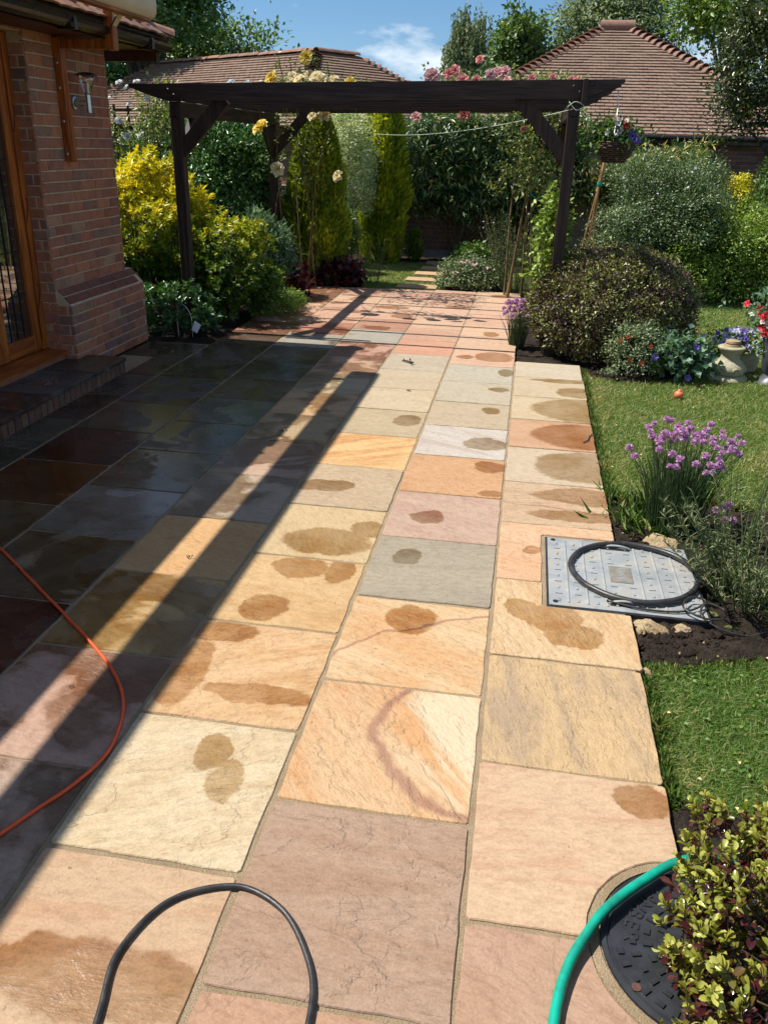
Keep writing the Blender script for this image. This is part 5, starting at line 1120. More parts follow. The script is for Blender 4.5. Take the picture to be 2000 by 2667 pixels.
# ------------------------------------------------------------------ shrubs and flowers of the left bed
rf = random.Random(77)
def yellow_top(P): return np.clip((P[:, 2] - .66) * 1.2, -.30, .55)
def whorl_shrub(name, label, base, center, radii, n_clump, seed, mat, leaf=(.062, .024), tz=None, **kw):
    """shoots ending in star-like whorls of leaflets"""
    t = thing(name, label, 'shrub', base); r = np.random.default_rng(seed)
    cl, nn, nz = clump_points(r, center, radii, n_clump, 2.2, .2, 2.4, -.7, (.70, 1.04), seed)
    ok = cl[:, 2] > .05; cl, nn = cl[ok], nn[ok]; per = 16; m = len(cl); idx = np.repeat(np.arange(m), per); n = len(idx)
    ax = nrm(nn * .8 + rdir(r, m) * .5 + np.array([0, 0, .45])); side = rdir(r, n); side = nrm(side - ax[idx] * np.sum(side * ax[idx], 1, keepdims=True))
    tier = r.random(n)
    D = ax[idx] * (.15 + .9 * tier[:, None]) + side * (1.1 - .5 * tier[:, None])
    P = cl[idx] + ax[idx] * (tier[:, None] - .6) * .05; N = ax[idx] + side * -.2
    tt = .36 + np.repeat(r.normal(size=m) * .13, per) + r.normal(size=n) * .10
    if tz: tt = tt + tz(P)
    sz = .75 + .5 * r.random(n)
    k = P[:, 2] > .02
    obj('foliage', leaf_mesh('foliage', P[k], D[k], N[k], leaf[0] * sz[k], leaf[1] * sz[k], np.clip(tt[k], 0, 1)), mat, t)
    branches('branches', t, M['bark'], base, [cl[i] for i in r.choice(m, 60, replace=False)], .010, seed)
    return t
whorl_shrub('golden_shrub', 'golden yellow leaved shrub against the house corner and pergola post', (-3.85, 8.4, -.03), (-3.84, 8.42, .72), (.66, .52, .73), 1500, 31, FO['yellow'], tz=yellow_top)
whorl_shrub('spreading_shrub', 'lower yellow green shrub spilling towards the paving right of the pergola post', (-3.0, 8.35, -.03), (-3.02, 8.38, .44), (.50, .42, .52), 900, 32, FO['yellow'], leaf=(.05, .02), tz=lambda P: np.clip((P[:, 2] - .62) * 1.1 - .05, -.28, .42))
whorl_shrub('shade_toned_shrub', 'low leaves with shade put into their dark green at the foot of the left pergola post', (-3.2, 7.62, -.03), (-3.25, 7.60, .17), (.38, .24, .26), 260, 39, FO['glossy'], leaf=(.055, .022), tz=lambda P: -.12 + P[:, 2] * .15)  # shade painted in: leaves toned darker though the sun reaches them
shrub('edging_plant', 'pale green small leaved plant spilling over the paving edge', 'plant', (-2.68, 8.95, -.03), (-2.66, 8.95, .06), (.26, .42, .15), 220, 26, .035, (.028, .014), FO['lime'], 33, nst=8, r0=.004)
shrub('yellow_green_perennial', 'feathery yellow green perennial between the golden bush and the red leaves', 'plant', (-3.0, 9.25, -.03), (-2.98, 9.2, .22), (.26, .38, .26), 240, 26, .04, (.034, .013), FO['lime'], 34, nst=10, r0=.004, tbase=.7)
shrub('blue_green_perennial', 'bushy blue green perennial at the rear left pergola post', 'plant', (-3.08, 9.75, -.03), (-3.08, 9.75, .46), (.36, .36, .40), 330, 24, .05, (.07, .020), FO['seagreen'], 35, nst=20, r0=.005, up=.4)
hr = shrub('red_leaved_plant', 'dark red leaved clump at the far left of the paving', 'plant', (-2.95, 9.85, -.03), (-2.95, 9.85, .10), (.34, .30, .24), 170, 12, .05, (.075, .068), FO['red'], 36, nst=8, r0=.005, out=.9)
shrub('purple_leaved_plant', 'low dark purple plant at the far corner of the paving', 'plant', (-2.45, 11.02, -.03), (-2.45, 11.0, .08), (.30, .22, .20), 130, 12, .05, (.07, .06), FO['red'], 37, nst=6, r0=.005, out=.9, tbase=.25)
for i in range(7):
    flower('small_bloom', 'five', 'mauve', hr, (-3.1 + rf.uniform(-.25, .5), 9.6 + rf.uniform(-.2, .2), .22 + rf.uniform(-.1, .1)), rf, 1.2)
conifer('golden_conifer', 'narrow golden conifer behind the rear left pergola post', (-3.62, 11.3, -.03), 1.50, .25, 9000, FO['conifer'], 41, tbase=.75)
conifer('dark_conifer', 'broad dark green conifer with golden edge beside the rear left post', (-2.74, 11.15, -.03), 2.10, .40, 34000, FO['conifer'], 42, prof=.46, belly=.30, tbase=.30, bump=.10)
conifer('tall_golden_conifer', 'tall golden conifer standing before the garden wall', (-2.30, 13.75, -.03), 2.35, .36, 26000, FO['conifer'], 43, prof=.40, belly=.5, bump=.26, tbase=.42)
conifer('dwarf_conifer', 'very small dark conifer at the foot of the garden wall', (-1.80, 13.95, -.03), .45, .10, 1800, FO['conifer_dark'], 44)
vs = shrub('variegated_shrub', 'tall pale cream and green shrub between the conifers', 'shrub', (-2.85, 13.1, -.03), (-2.84, 13.1, 1.28), (.46, .40, .86), 900, 22, .055, (.036, .020), FO['varieg'], 45, nst=30, r0=.012, expo=2.3, amp=.2, freq=3.2)
shrub('glossy_shrub', 'large glossy dark evergreen shrub behind the pergola', 'shrub', (-4.3, 11.3, -.03), (-4.25, 11.2, 1.0), (.95, .8, 1.0), 1500, 20, .075, (.055, .028), FO['glossy'], 46, nst=40, r0=.018, expo=2.2, amp=.24, tclump=.26, lobes=[((-4.9, 10.9, .8), (.5, .5, .7), 420), ((-3.75, 10.95, 1.25), (.45, .4, .62), 420)])
shrub('leafy_perennial', 'bright green leafy stems between the dark conifer and the lawn', 'plant', (-2.62, 12.2, -.03), (-2.62, 12.2, .45), (.21, .2, .34), 150, 26, .045, (.07, .014), FO['green'], 47, nst=22, r0=.005, up=.5, tbase=.75)
def stems(name, label, cat, cx, cy, n, h, spread, seed, mat, leaf=(.03, .007), per=26, lean=.18, r0=.003, group=None, blooms=None, base_bush=None, z0=-.03, t0=.15):
    t = thing(name, label, cat, (cx, cy, z0), group); rr_ = random.Random(seed); r = np.random.default_rng(seed)
    mb = MB(); P, D, N = [], [], []; tips = []
    for i in range(n):
        a = rr_.uniform(0, 6.283); d = spread * math.sqrt(rr_.random()); hh = h * rr_.uniform(.65, 1.08)
        b = Vector((cx + d * math.cos(a) * .5, cy + d * math.sin(a) * .5, z0)); e = b + Vector((math.cos(a) * (d * .8 + lean * hh * rr_.random()), math.sin(a) * (d * .8 + lean * hh * rr_.random()), hh))
        pts = spline([b, b.lerp(e, .5) + Vector((rr_.uniform(-.01, .01), rr_.uniform(-.01, .01), hh * .04)), e], 4); mb.tube(pts, [r0 * (1 - .5 * q / 8) for q in range(9)], 5, cap=False); tips.append(e)
        for q in range(per):
            s = t0 + (.97 - t0) * rr_.random() ** .8; k = min(int(s * 8), 7); p = pts[k].lerp(pts[k + 1], s * 8 - k); P.append(p[:])
            D.append((rr_.uniform(-1, 1), rr_.uniform(-1, 1), rr_.uniform(.2, 1.3))); N.append((rr_.uniform(-1, 1), rr_.uniform(-1, 1), 1))
    mb.make('stems', M['greenstem'], t, True)
    if P:
        nn_ = len(P); obj('leaves', leaf_mesh('leaves', np.array(P), np.array(D), np.array(N), leaf[0] * (.6 + .8 * r.random(nn_)), np.full(nn_, leaf[1]), np.clip(.5 + r.normal(size=nn_) * .25, 0, 1)), mat, t)
    if blooms:
        kind, col, size, cnt = blooms
        for e in rr_.sample(tips, min(cnt, len(tips))): flower('bloom', kind, col, t, e, rr_, size)
    return t
stems('lavender_sprigs', 'thin upright twiggy sprigs left of the back lawn, nearest the paving corner', 'plant', -2.22, 11.15, 16, .62, .16, 51, FO['lav'], per=22)
stems('wispy_sprigs', 'second tuft of thin twiggy sprigs against the back lawn', 'plant', -1.98, 11.2, 12, .58, .12, 52, FO['lav'], per=18)
# trellis and white rose at far left
tr = thing('trellis', 'weathered timber trellis panel behind the house corner', 'trellis', (-4.7, 9.9, 0))
for i in range(8): MB().box(-5.35 + i * .17, -5.325 + i * .17, 9.93, 9.945, .9, 2.04).make('slat', M['bark'], tr)
for k in range(6): MB().box(-5.4, -4.1, 9.946, 9.961, 1.02 + k * .19, 1.045 + k * .19).make('slat', M['bark'], tr)
for x in (-5.42, -4.1): MB().box(x - .035, x + .035, 9.90, 9.97, -.03, 2.06, .004).make('post', M['bark'], tr)
MB().box(-5.38, -4.135, 9.925, 9.95, .0, .9).make('panel', M['bark'], tr)
def climber(name, label, cat, box, n_clump, per, cr, leaf, mat, seed, stems_n=8, stem_mat=None, base=None, droop=.0, amp=1.0, dens=None, group=None, nst_r=.012, **kw):
    x0, x1, y0, y1, z0, z1 = box; r = np.random.default_rng(seed)
    base = base or ((x0 + x1) / 2, (y0 + y1) / 2, -.03); t = thing(name, label, cat, base, group)
    cl = np.stack([r.uniform(x0, x1, n_clump), r.uniform(y0, y1, n_clump), r.uniform(z0, z1, n_clump)], 1)
    nz = np.array([mnoise.noise(Vector((p[0] * 1.7, seed, p[2] * 1.7))) for p in cl])
    k = nz > -.25 if dens is None else dens(cl, nz); cl = cl[k]
    nn = nrm(np.array([0, -1.0, .25]) + r.normal(size=(len(cl), 3)) * .45)
    cloud('foliage', t, mat, cl, nn, per, cr, leaf, seed + 1, droop=droop, **kw)
    if stems_n: branches('stems', t, stem_mat or M['stem'], base, [cl[i] for i in r.choice(len(cl), stems_n, replace=False)], nst_r, seed, spread=.05)
    return t
wr = climber('white_rambler', 'white flowered rambling rose over the trellis', 'climber', (-5.3, -3.95, 9.6, 9.95, .9, 2.25), 330, 20, .07, (.05, .026), FO['rose'], 61, dens=lambda c_, nz: nz > -.05, tbase=.65)
for i in range(22): flower('bloom', 'open' if i % 3 else 'rose', 'white', wr, (rf.uniform(-5.1, -4.1), 9.55, rf.uniform(1.0, 2.25)), rf, .85)
shrub('pale_fringe_shrub', 'small pale flowered shrub between the golden bush and the glossy evergreen', 'shrub', (-4.3, 9.6, -.03), (-4.25, 9.5, .75), (.5, .3, .55), 240, 22, .06, (.045, .022), FO['seagreen'], 63, nst=12, tbase=.7)
# climbing yellow rose on the pergola's left side
yr = thing('yellow_climbing_rose', 'yellow climbing rose scrambling over the left of the pergola', 'climbing rose', (-2.95, 10.5, -.03))
r = np.random.default_rng(64)
cl = np.concatenate([np.stack([r.uniform(-3.0, -1.95, 130), r.uniform(9.75, 10.75, 130), 2.19 + np.abs(r.normal(size=130)) * .06], 1), np.stack([r.normal(-2.88, .15, 110), r.uniform(10.55, 10.9, 110), r.uniform(1.25, 2.15, 110)], 1)])
cloud('foliage', yr, FO['rose'], cl, nrm(r.normal(size=(240, 3)) + np.array([0, -.3, .5])), 8, .055, (.048, .028), 65, tbase=.6)
branches('stems', yr, M['stem'], (-2.85, 10.5, -.03), [cl[i] for i in r.choice(240, 9, replace=False)], .007, 66, spread=.3)
sh = [(-2.62, 2.49), (-2.50, 2.43), (-2.25, 2.47), (-2.12, 2.42), (-2.4, 2.36), (-2.36, 2.52)]
mb = MB(); tips = []
for i, (x, z) in enumerate(sh):
    P = spline([(x + .05, 9.3, 2.05), (x + .02, 9.2, (2.05 + z) / 2), (x, 9.1, z)], 4); mb.tube(P, .005, 5)
    for q in range(3, 9): tips.append(P[q][:])
mb.make('shoots', M['greenstem'], yr, True)
tips = np.array(tips); r2_ = np.random.default_rng(4); cloud('shoot_leaves', yr, FO['rose'], tips, rdir(r2_, len(tips)), 3, .02, (.05, .028), 5, tbase=.5)
def AYp(px, py, Y):
    """a point of the garden at depth Y, measured from a sight line"""
    return None
YB = [(-2.33, 9.1, 2.47, 'yellow', 1.25), (-2.63, 8.9, 2.265, 'yellow', 1.15), (-2.45, 9.0, 2.29, 'cream', 1.1), (-2.36, 8.9, 2.25, 'cream', 1.2), (-2.30, 9.1, 2.31, 'cream', 1.1), (-2.20, 9.0, 2.29, 'cream', 1.3), (-2.12, 8.9, 2.26, 'cream', 1.1), (-2.06, 9.1, 2.28, 'cream', 1.1), (-1.86, 9.0, 2.24, 'yellow', 1.1), (-2.55, 9.3, 2.24, 'cream', .9), (-2.98, 9.2, 2.23, 'white', .8), (-3.15, 9.2, 2.23, 'white', .8), (-2.8, 9.2, 2.22, 'white', .6),
      (-2.79, 9.0, 1.82, 'yellow', 1.3), (-2.80, 9.6, 1.42, 'cream', 1.5), (-2.41, 10.2, 1.98, 'cream', 1.2), (-2.27, 10.3, 1.34, 'cream', 1.3), (-2.50, 10.0, 1.96, 'cream', 1.1)]
mb = MB()
for x, y, z, col, s in YB:
    b = Vector((x + rf.uniform(-.12, .12), y + rf.uniform(.1, .5), z - rf.uniform(.22, .40))); mb.tube(spline([b, b.lerp(Vector((x, y, z)), .5) + Vector((rf.uniform(-.03, .03), 0, .03)), (x, y, z)], 4), .0035, 5)
mb.make('canes', M['greenstem'], yr, True)
for x, y, z, col, s in YB: flower('rose_bloom', 'rose' if col == 'yellow' else 'open', col, yr, (x, y, z), rf, s * 1.35, (-.1, -.8, .45))
# ------------------------------------------------------------------ garden wall, climbers, right border
gw = thing('garden_wall', 'old brown brick garden wall at the end of the back lawn', 'wall', (-.5, 14.4, 0))
gback = MB().box(-4.2, 3.2, 14.42, 14.62, -.05, 1.02).make('backing', M['mortar_old'], gw)
brick_panel(gback, (-2.35, 14.42, 0), (1, 0, 0), 3.0, .10, 12, M['brick_old'], rb, phase=0, keep=lambda a, z: not (a > 2.6 and z > .9))
for i in range(14): MB().box(-2.4 + i * .225, -2.185 + i * .225, 14.38, 14.66, 1.02, 1.085, .004).make('coping_brick', M['brick_old'], gw)
MB().box(-2.4, .8, 14.39, 14.44, -.04, .10).make('concrete_foot', m_simple('grey_concrete', (.20, .19, .18, 1), .9), gw)
MB().box(-.16, -.06, 14.28, 14.36, -.05, 1.15, .006).make('post', M['bark'], gw)
ec = climber('evergreen_climber', 'dense dark evergreen climber hanging over the garden wall', 'climber', (-1.95, .75, 13.95, 14.35, .62, 2.15), 900, 20, .10, (.125, .030), FO['climber'], 71, 14, base=(-1.15, 14.25, -.03), droop=.75, dens=lambda c_, nz: c_[:, 2] > .72 + .35 * np.abs(np.sin(c_[:, 0] * 2.3 + .6)) + nz * .3 - .45 * np.exp(-((c_[:, 0] + 1.0) / .22) ** 2), tbase=.38, nst_r=.014)
climber('bronze_climber', 'leafy climber with bronze tips sprawling along the wall top to the right', 'climber', (.5, 2.55, 13.9, 14.5, 1.05, 1.75), 380, 18, .09, (.11, .030), FO['climber'], 73, 8, base=(1.3, 14.3, -.03), droop=.35, tbase=.68)
shrub('dark_hedge_mass', 'dark hedge filling the gap behind the golden conifer', 'hedge', (-1.6, 15.2, -.03), (-1.6, 15.2, 1.15), (1.1, .5, 1.05), 700, 16, .10, (.08, .036), FO['glossy'], 74, nst=12, tbase=.3)
# rose with pink blooms on the right of the pergola
pr = thing('pink_climbing_rose', 'pink climbing rose over the right of the pergola', 'climbing rose', (.05, 10.55, -.03))
r = np.random.default_rng(75)
cl = np.concatenate([np.stack([r.uniform(-1.15, .35, 150), r.uniform(9.8, 10.8, 150), 2.25 + np.abs(r.normal(size=150)) * .075], 1), np.stack([r.normal(-.02, .22, 150), r.uniform(10.2, 10.8, 150), r.uniform(1.25, 2.15, 150)], 1)])
cloud('foliage', pr, FO['rose'], cl, nrm(r.normal(size=(300, 3)) + np.array([0, -.3, .4])), 14, .06, (.048, .028), 76, tbase=.62)
branches('stems', pr, M['stem'], (-.02, 10.6, -.03), [cl[i] for i in r.choice(300, 6, replace=False)], .014, 77, spread=.22)
for x, y, z, s, col in [(-1.08, 9.2, 2.33, 1.7, 'palepink'), (-.92, 9.3, 2.36, 1.3, 'pink'), (-.86, 9.3, 2.39, 1.2, 'pink'), (-.62, 9.3, 2.49, .9, 'pink'), (-.42, 9.2, 2.36, 1.8, 'palepink'), (-.50, 9.1, 2.34, 1.3, 'palepink'), (-.36, 9.2, 2.38, 1.4, 'palepink'), (-.76, 9.1, 2.29, 1.3, 'pink'), (-.63, 9.1, 2.30, 1.0, 'pink'), (-.10, 9.2, 2.33, .8, 'pink'), (.10, 9.2, 2.34, .7, 'pink'), (.28, 9.2, 2.32, 1.0, 'pink'), (.34, 9.2, 2.31, .9, 'pink'),
                        (-1.38, 10.4, 1.99, 1.2, 'palepink'), (-.83, 10.4, 2.02, 1.5, 'pink'), (-.05, 10.3, 2.05, .7, 'pink'), (-.16, 10.3, 1.9, .6, 'pink'), (-.34, 9.3, 2.31, .9, 'palepink')]:
    flower('rose_bloom', 'rose', col, pr, (x, y, z), rf, s, (-.1, -.8, .45))
tag(MB().tube(spline([(-.06, 10.4, 1.28), (.02, 10.36, 1.20), (.12, 10.36, 1.16), (.24, 10.5, 1.17)], 5), .006, 6).make('plant_tie', M['teal'], None, True), 'green twine tying the rose stems to the post', 'twine')
shrub('twining_climber', 'yellow green twining plant at the foot of the right pergola post', 'climber', (.25, 7.85, -.03), (.22, 7.86, .86), (.11, .10, .50), 110, 14, .05, (.05, .030), FO['lime'], 78, nst=8, r0=.005, tbase=.62)
# end-of-paving border
gm = shrub('geranium_mound', 'low mound of pale pink geranium at the end of the paving', 'plant', (-.66, 11.3, -.03), (-.68, 11.28, .10), (.42, .30, .26), 300, 22, .045, (.032, .026), FO['silver'], 81, nst=8, r0=.004)
for i in range(30):
    a = rf.uniform(0, 6.28); q = math.sqrt(rf.random()); flower('bloom', 'five', 'palepink', gm, (-.68 + .36 * q * math.cos(a), 11.2 + .22 * q * math.sin(a) - .05, .36 - .16 * q * q), rf, 1.15, (0, -.7, .7))
stems('rosemary', 'tall grey green rosemary like bush beside the geraniums', 'shrub', -.12, 11.2, 120, .98, .36, 82, FO['lav'], per=44, leaf=(.030, .006), lean=.16, blooms=('five', 'lilac', .7, 8), t0=.03)
shrub('round_leaved_plant', 'small bright green plant at the foot of the garden wall', 'plant', (-.82, 13.6, -.03), (-.82, 13.6, .10), (.27, .20, .18), 130, 14, .04, (.055, .05), FO['green'], 83, nst=6, r0=.004, tbase=.75)
# clipped bush
cb = shrub('clipped_bush', 'big rounded clipped bush with bronze and green leaves', 'shrub', (.85, 8.0, -.03), (.82, 7.94, .40), (.72, .70, .50), 2600, 19, .034, (.026, .015), FO['bronze'], 84, nst=40, r0=.014, expo=2.35, amp=.035, depth=(.88, 1.0), zlow=-.75, size_var=.45, tclump=.24, tvar=.24, tbase=.52)
# chives by the bush and by the cover
def chives(name, label, cx, cy, n, h, spread, heads, seed, hs=1.0, blade_n=260, z0=-.03):
    t = thing(name, label, 'chives', (cx, cy, z0)); rr_ = random.Random(seed); mb = MB(); tips = []
    def stalk(bx, by, ex, ey, ez, rad):
        b = Vector((cx + bx, cy + by, z0)); e = Vector((cx + ex, cy + ey, z0 + ez))
        P = spline([b, b.lerp(e, .55) + Vector((-(ex - bx) * .12, -(ey - by) * .12, ez * .05)), e], 3); mb.tube(P, [rad, rad, rad * .9, rad * .8, rad * .7, rad * .6, rad * .45], 5, cap=False); return e
    for i in range(blade_n):
        a = rr_.uniform(0, 6.283); q = math.sqrt(rr_.random()); bx, by = .10 * q * math.cos(a) * spread / .25, .09 * q * math.sin(a) * spread / .25
        hh = h * rr_.uniform(.45, .85); k = rr_.uniform(.9, 2.3)
        stalk(bx, by, bx * k + rr_.gauss(0, .03), by * k + rr_.gauss(0, .03), hh, .0022)
    hp = []
    for i in range(heads):
        a = rr_.uniform(0, 6.283); q = math.sqrt((i + .5) / heads); ex, ey = spread * q * math.cos(a), spread * .75 * q * math.sin(a); hh = h * (1.02 - .22 * q * q) * rr_.uniform(.86, 1.05)
        e = stalk(ex * .35, ey * .35, ex, ey, hh, .0019); hp.append(e)
    o = mb.make('stalks', M['greenstem'], t, True); o.data.materials.clear(); o.data.materials.append(M['chive'])
    for e in hp: flower('flower_head', 'chive', 'mauve', t, e + Vector((0, 0, .004)), rr_, hs, (0, 0, 1))
    return t
M['chive'] = m_simple('chive_green', (.050, .105, .034, 1), .42, var=.18, nscale=6.0)
chives('chive_clump', 'large clump of chives in mauve flower beside the steel cover', .85, 3.97, 60, .55, .30, 76, 85, 1.12, 480)
chives('chive_clump', 'smaller clump of chives in flower at the left foot of the clipped bush', -.01, 7.93, 30, .44, .17, 30, 86, 1.35, 190)
lc = stems('lavender_bush', 'straggly grey lavender bush right of the steel cover', 'lavender', 1.08, 3.28, 84, .40, .30, 87, FO['lav'], leaf=(.036, .0055), per=46, lean=.35, t0=.05)
stems('tall_lavender_stalks', 'few tall bare lavender stalks rising over the lavender bush', 'lavender', 1.0, 3.3, 11, .66, .16, 88, FO['lav'], leaf=(.022, .004), per=16, lean=.1, t0=.05)
chives('stray_chives', 'a few stray chive flowers in front of the large clump', .99, 3.62, 6, .30, .07, 6, 89, 1.15, 26)
r = np.random.default_rng(90)
tuft = thing('grass_tuft', 'tuft of long grass at the soil edge above the steel cover', 'grass tuft', (.72, 4.05, -.03)); n = 300
P = np.stack([r.normal(.70, .085, n), r.normal(4.08, .13, n), np.full(n, -.03)], 1); obj('blades', leaf_mesh('blades', P, rdir(r, n) * np.array([.9, .9, .2]) + np.array([0, 0, .6]), rdir(r, n), .05 + .09 * r.random(n), np.full(n, .0024), np.clip(.5 + r.normal(size=n) * .3, 0, 1), curl=.3), FO['grass'], tuft)
# front of the clipped bush
po = shrub('red_flowered_shrub', 'small pale green shrub with red flowers before the clipped bush', 'shrub', (.98, 7.15, -.03), (.97, 7.14, .17), (.21, .18, .24), 250, 15, .03, (.022, .012), FO['silver'], 91, nst=16, r0=.005, tbase=.7)
for x, z in [(.82, .30), (.92, .14), (1.02, .12), (.88, .33), (1.07, .26)]: flower('bloom', 'five', 'orange', po, (x, 6.97, z), rf, 1.3, (0, -1, .2))
cr = shrub('violet_cranesbill', 'leafy plant with violet flowers beside the red flowered shrub', 'plant', (1.33, 7.2, -.03), (1.32, 7.22, .12), (.24, .2, .18), 90, 12, .05, (.055, .05), FO['seagreen'], 92, nst=8, r0=.004, tbase=.3)
for x, y, z in [(1.12, 7.0, .17), (1.44, 7.05, .26), (1.53, 7.15, .18), (1.40, 6.98, .02), (1.26, 7.02, .20)]: flower('bloom', 'five', 'violet', cr, (x, y, z), rf, 1.9, (-.2, -.9, .3))
stems('thin_sprig', 'single leafy sprig left of the violet flowers', 'plant', 1.16, 7.05, 4, .34, .06, 93, FO['lime'], per=14, leaf=(.03, .012))
shrub('edging_tuft', 'tiny grey green tuft on the soil edge by the paving', 'plant', (.78, 7.0, -.03), (.78, 7.0, 0), (.07, .06, .05), 30, 12, .015, (.018, .01), FO['silver'], 94, nst=0)
# right border
def cane(mb, a, b, r=.008):
    P = [Vector(a).lerp(Vector(b), t) for t in np.linspace(0, 1, 12)]; mb.tube(P, [r * (1.18 if i % 3 == 0 else 1) for i in range(12)], 6)
wg = thing('cane_wigwam', 'bamboo cane wigwam tied with blue twine before the wall', 'cane wigwam', (.70, 10.9, 0))
for x, y in ((.58, 11.0), (.66, 10.8), (.80, 10.85), (.72, 11.1)):
    mb = MB(); cane(mb, (x, y, -.04), (.795 + (x - .7) * -.1, 10.93, 1.50)); mb.make('cane', M['cane'], wg)
mb = MB(); cane(mb, (.775, 10.93, 1.25), (.825, 10.93, 1.68), .022); mb.make('driftwood', M['cane'], wg)
MB().lathe([(.030, 1.31), (.034, 1.33), (.030, 1.36)], (.79, 10.93, 0), 10).make('twine', M['teal'], wg)
ce = shrub('ceanothus', 'big grey green shrub with few blue flowers right of the canes', 'shrub', (1.7, 11.6, -.03), (1.75, 11.65, .78), (.66, .55, .74), 900, 22, .06, (.034, .017), FO['cean'], 95, nst=40, r0=.014, amp=.30, freq=2.2, tclump=.28, lobes=[((1.25, 11.4, .55), (.45, .4, .5), 420), ((1.95, 11.3, .95), (.35, .35, .5), 320), ((1.45, 11.7, 1.35), (.42, .4, .34), 320)])
for i in range(16):
    a = rf.uniform(3.4, 6.0); z = rf.uniform(.5, 1.6); flower('bloom', 'five', 'lilac', ce, (1.68 + .78 * math.cos(a) * math.sqrt(max(0, 1 - ((z - .82) / .9) ** 2)), 11.6 + .6 * math.sin(a), z), rf, 1.0)
shrub('ceanothus', 'second grey green shrub on the wall beside the gap', 'shrub', (2.35, 12.6, -.03), (2.25, 12.6, 1.1), (.42, .4, .55), 420, 20, .06, (.034, .017), FO['cean'], 96, nst=14, r0=.012)
gr = shrub('green_border_shrub', 'spreading bright green shrub at the right end of the lawn', 'shrub', (2.6, 11.9, -.03), (2.55, 11.55, .44), (.95, .52, .60), 1150, 20, .06, (.038, .020), FO['lime'], 97, nst=30, r0=.010, amp=.30, freq=3.2, tbase=.62, lobes=[((2.0, 11.3, .35), (.4, .35, .42), 330), ((2.95, 11.4, .65), (.5, .4, .5), 380)])
shrub('golden_euonymus', 'small yellow variegated shrub at the right before the far brick wall', 'shrub', (2.75, 12.6, -.03), (2.72, 12.5, 1.13), (.20, .18, .30), 150, 20, .045, (.032, .018), FO['yellow'], 98, nst=10, tbase=.85, r0=.008)
shrub('green_shrub', 'dark green shrub at the far right edge', 'shrub', (3.3, 12.4, -.03), (3.25, 12.4, .85), (.48, .5, .75), 420, 18, .07, (.05, .028), FO['green'], 99, nst=12, tbase=.4)
shrub('dry_clump', 'brownish dried plant clump along the lawn edge', 'plant', (1.95, 12.35, -.03), (1.98, 12.3, .12), (.36, .16, .18), 160, 14, .04, (.035, .014), FO['lav'], 100, nst=6, r0=.004, tbase=.85)
vb = shrub('violet_border_plant', 'violet flowered plant by the lawn at the right edge', 'plant', (2.95, 12.2, -.03), (2.98, 12.15, .16), (.36, .2, .22), 150, 14, .05, (.04, .03), FO['green'], 101, nst=8, r0=.004, tbase=.3)
for i in range(9): flower('bloom', 'five', 'violet', vb, (rf.uniform(2.75, 3.3), 11.95, rf.uniform(.08, .42)), rf, 1.8, (0, -1, .3))
stems('seed_spike', 'pale flower spike standing in the right border', 'plant', 2.62, 12.05, 3, .62, .05, 102, FO['lav'], per=40, leaf=(.03, .014), t0=.45)
# hanging basket
hb = thing('hanging_basket', 'wicker hanging basket of flowers on the pergola beam end', 'hanging basket', (.63, 7.60, 1.62))
mb = MB(); nr = 11
for i in range(nr):
    z = 1.625 + .145 * i / (nr - 1); R = .075 + .078 * math.sin(math.pi / 2 * min(1, (i + 1) / (nr - 1)))
    P = [(.635 + (R + .004 * math.cos(10 * a + i * math.pi)) * math.cos(a), 7.60 + (R + .004 * math.cos(10 * a + i * math.pi)) * math.sin(a), z) for a in np.linspace(0, 2 * math.pi, 41)]
    mb.tube(P, .008, 5, cap=False)
mb.make('basket', M['wicker'], hb, True)
MB().lathe([(.0, 1.63), (.07, 1.63), (.14, 1.69), (.145, 1.765), (.0, 1.765)], (.635, 7.60, 0), 20).make('lining', M['soil'], hb)
for a in (.3, 2.4, 4.5): MB().tube([(.635 + .15 * math.cos(a), 7.60 + .15 * math.sin(a), 1.77), (.62, 7.61, 2.04)], .0022, 5).make('chain', M['steel'], hb)
MB().tube(spline([(.62, 7.61, 2.03), (.612, 7.61, 2.07), (.612, 7.615, 2.13), (.60, 7.62, 2.15)], 4), .004, 6).make('hook', M['steel'], hb, True)
r = np.random.default_rng(103); cl = np.array([.60, 7.6, 1.81]) + r.normal(size=(120, 3)) * np.array([.11, .08, .055]); cloud('foliage', hb, FO['green'], cl, nrm(cl - np.array([.62, 7.6, 1.7])), 10, .03, (.042, .022), 104, tbase=.4)
for x, z, col, k, s in [(.565, 1.845, 'white', 'trumpet', 1.0), (.635, 1.915, 'white', 'trumpet', .9), (.655, 1.855, 'white', 'trumpet', .8), (.665, 1.915, 'red', 'trumpet', .75), (.70, 1.895, 'red', 'trumpet', .8), (.69, 1.925, 'white', 'trumpet', .6), (.75, 1.815, 'violet', 'trumpet', 1.0), (.77, 1.80, 'violet', 'trumpet', .9), (.74, 1.85, 'violet', 'trumpet', .7), (.79, 1.79, 'violet', 'trumpet', .8), (.72, 1.88, 'palepink', 'trumpet', .6), (.61, 1.94, 'palepink', 'trumpet', .6), (.63, 1.82, 'lilac', 'five', 1.4)]:
    flower('bloom', k, col, hb, (x, 7.50, z), rf, s, (-.2, -.9, .3))
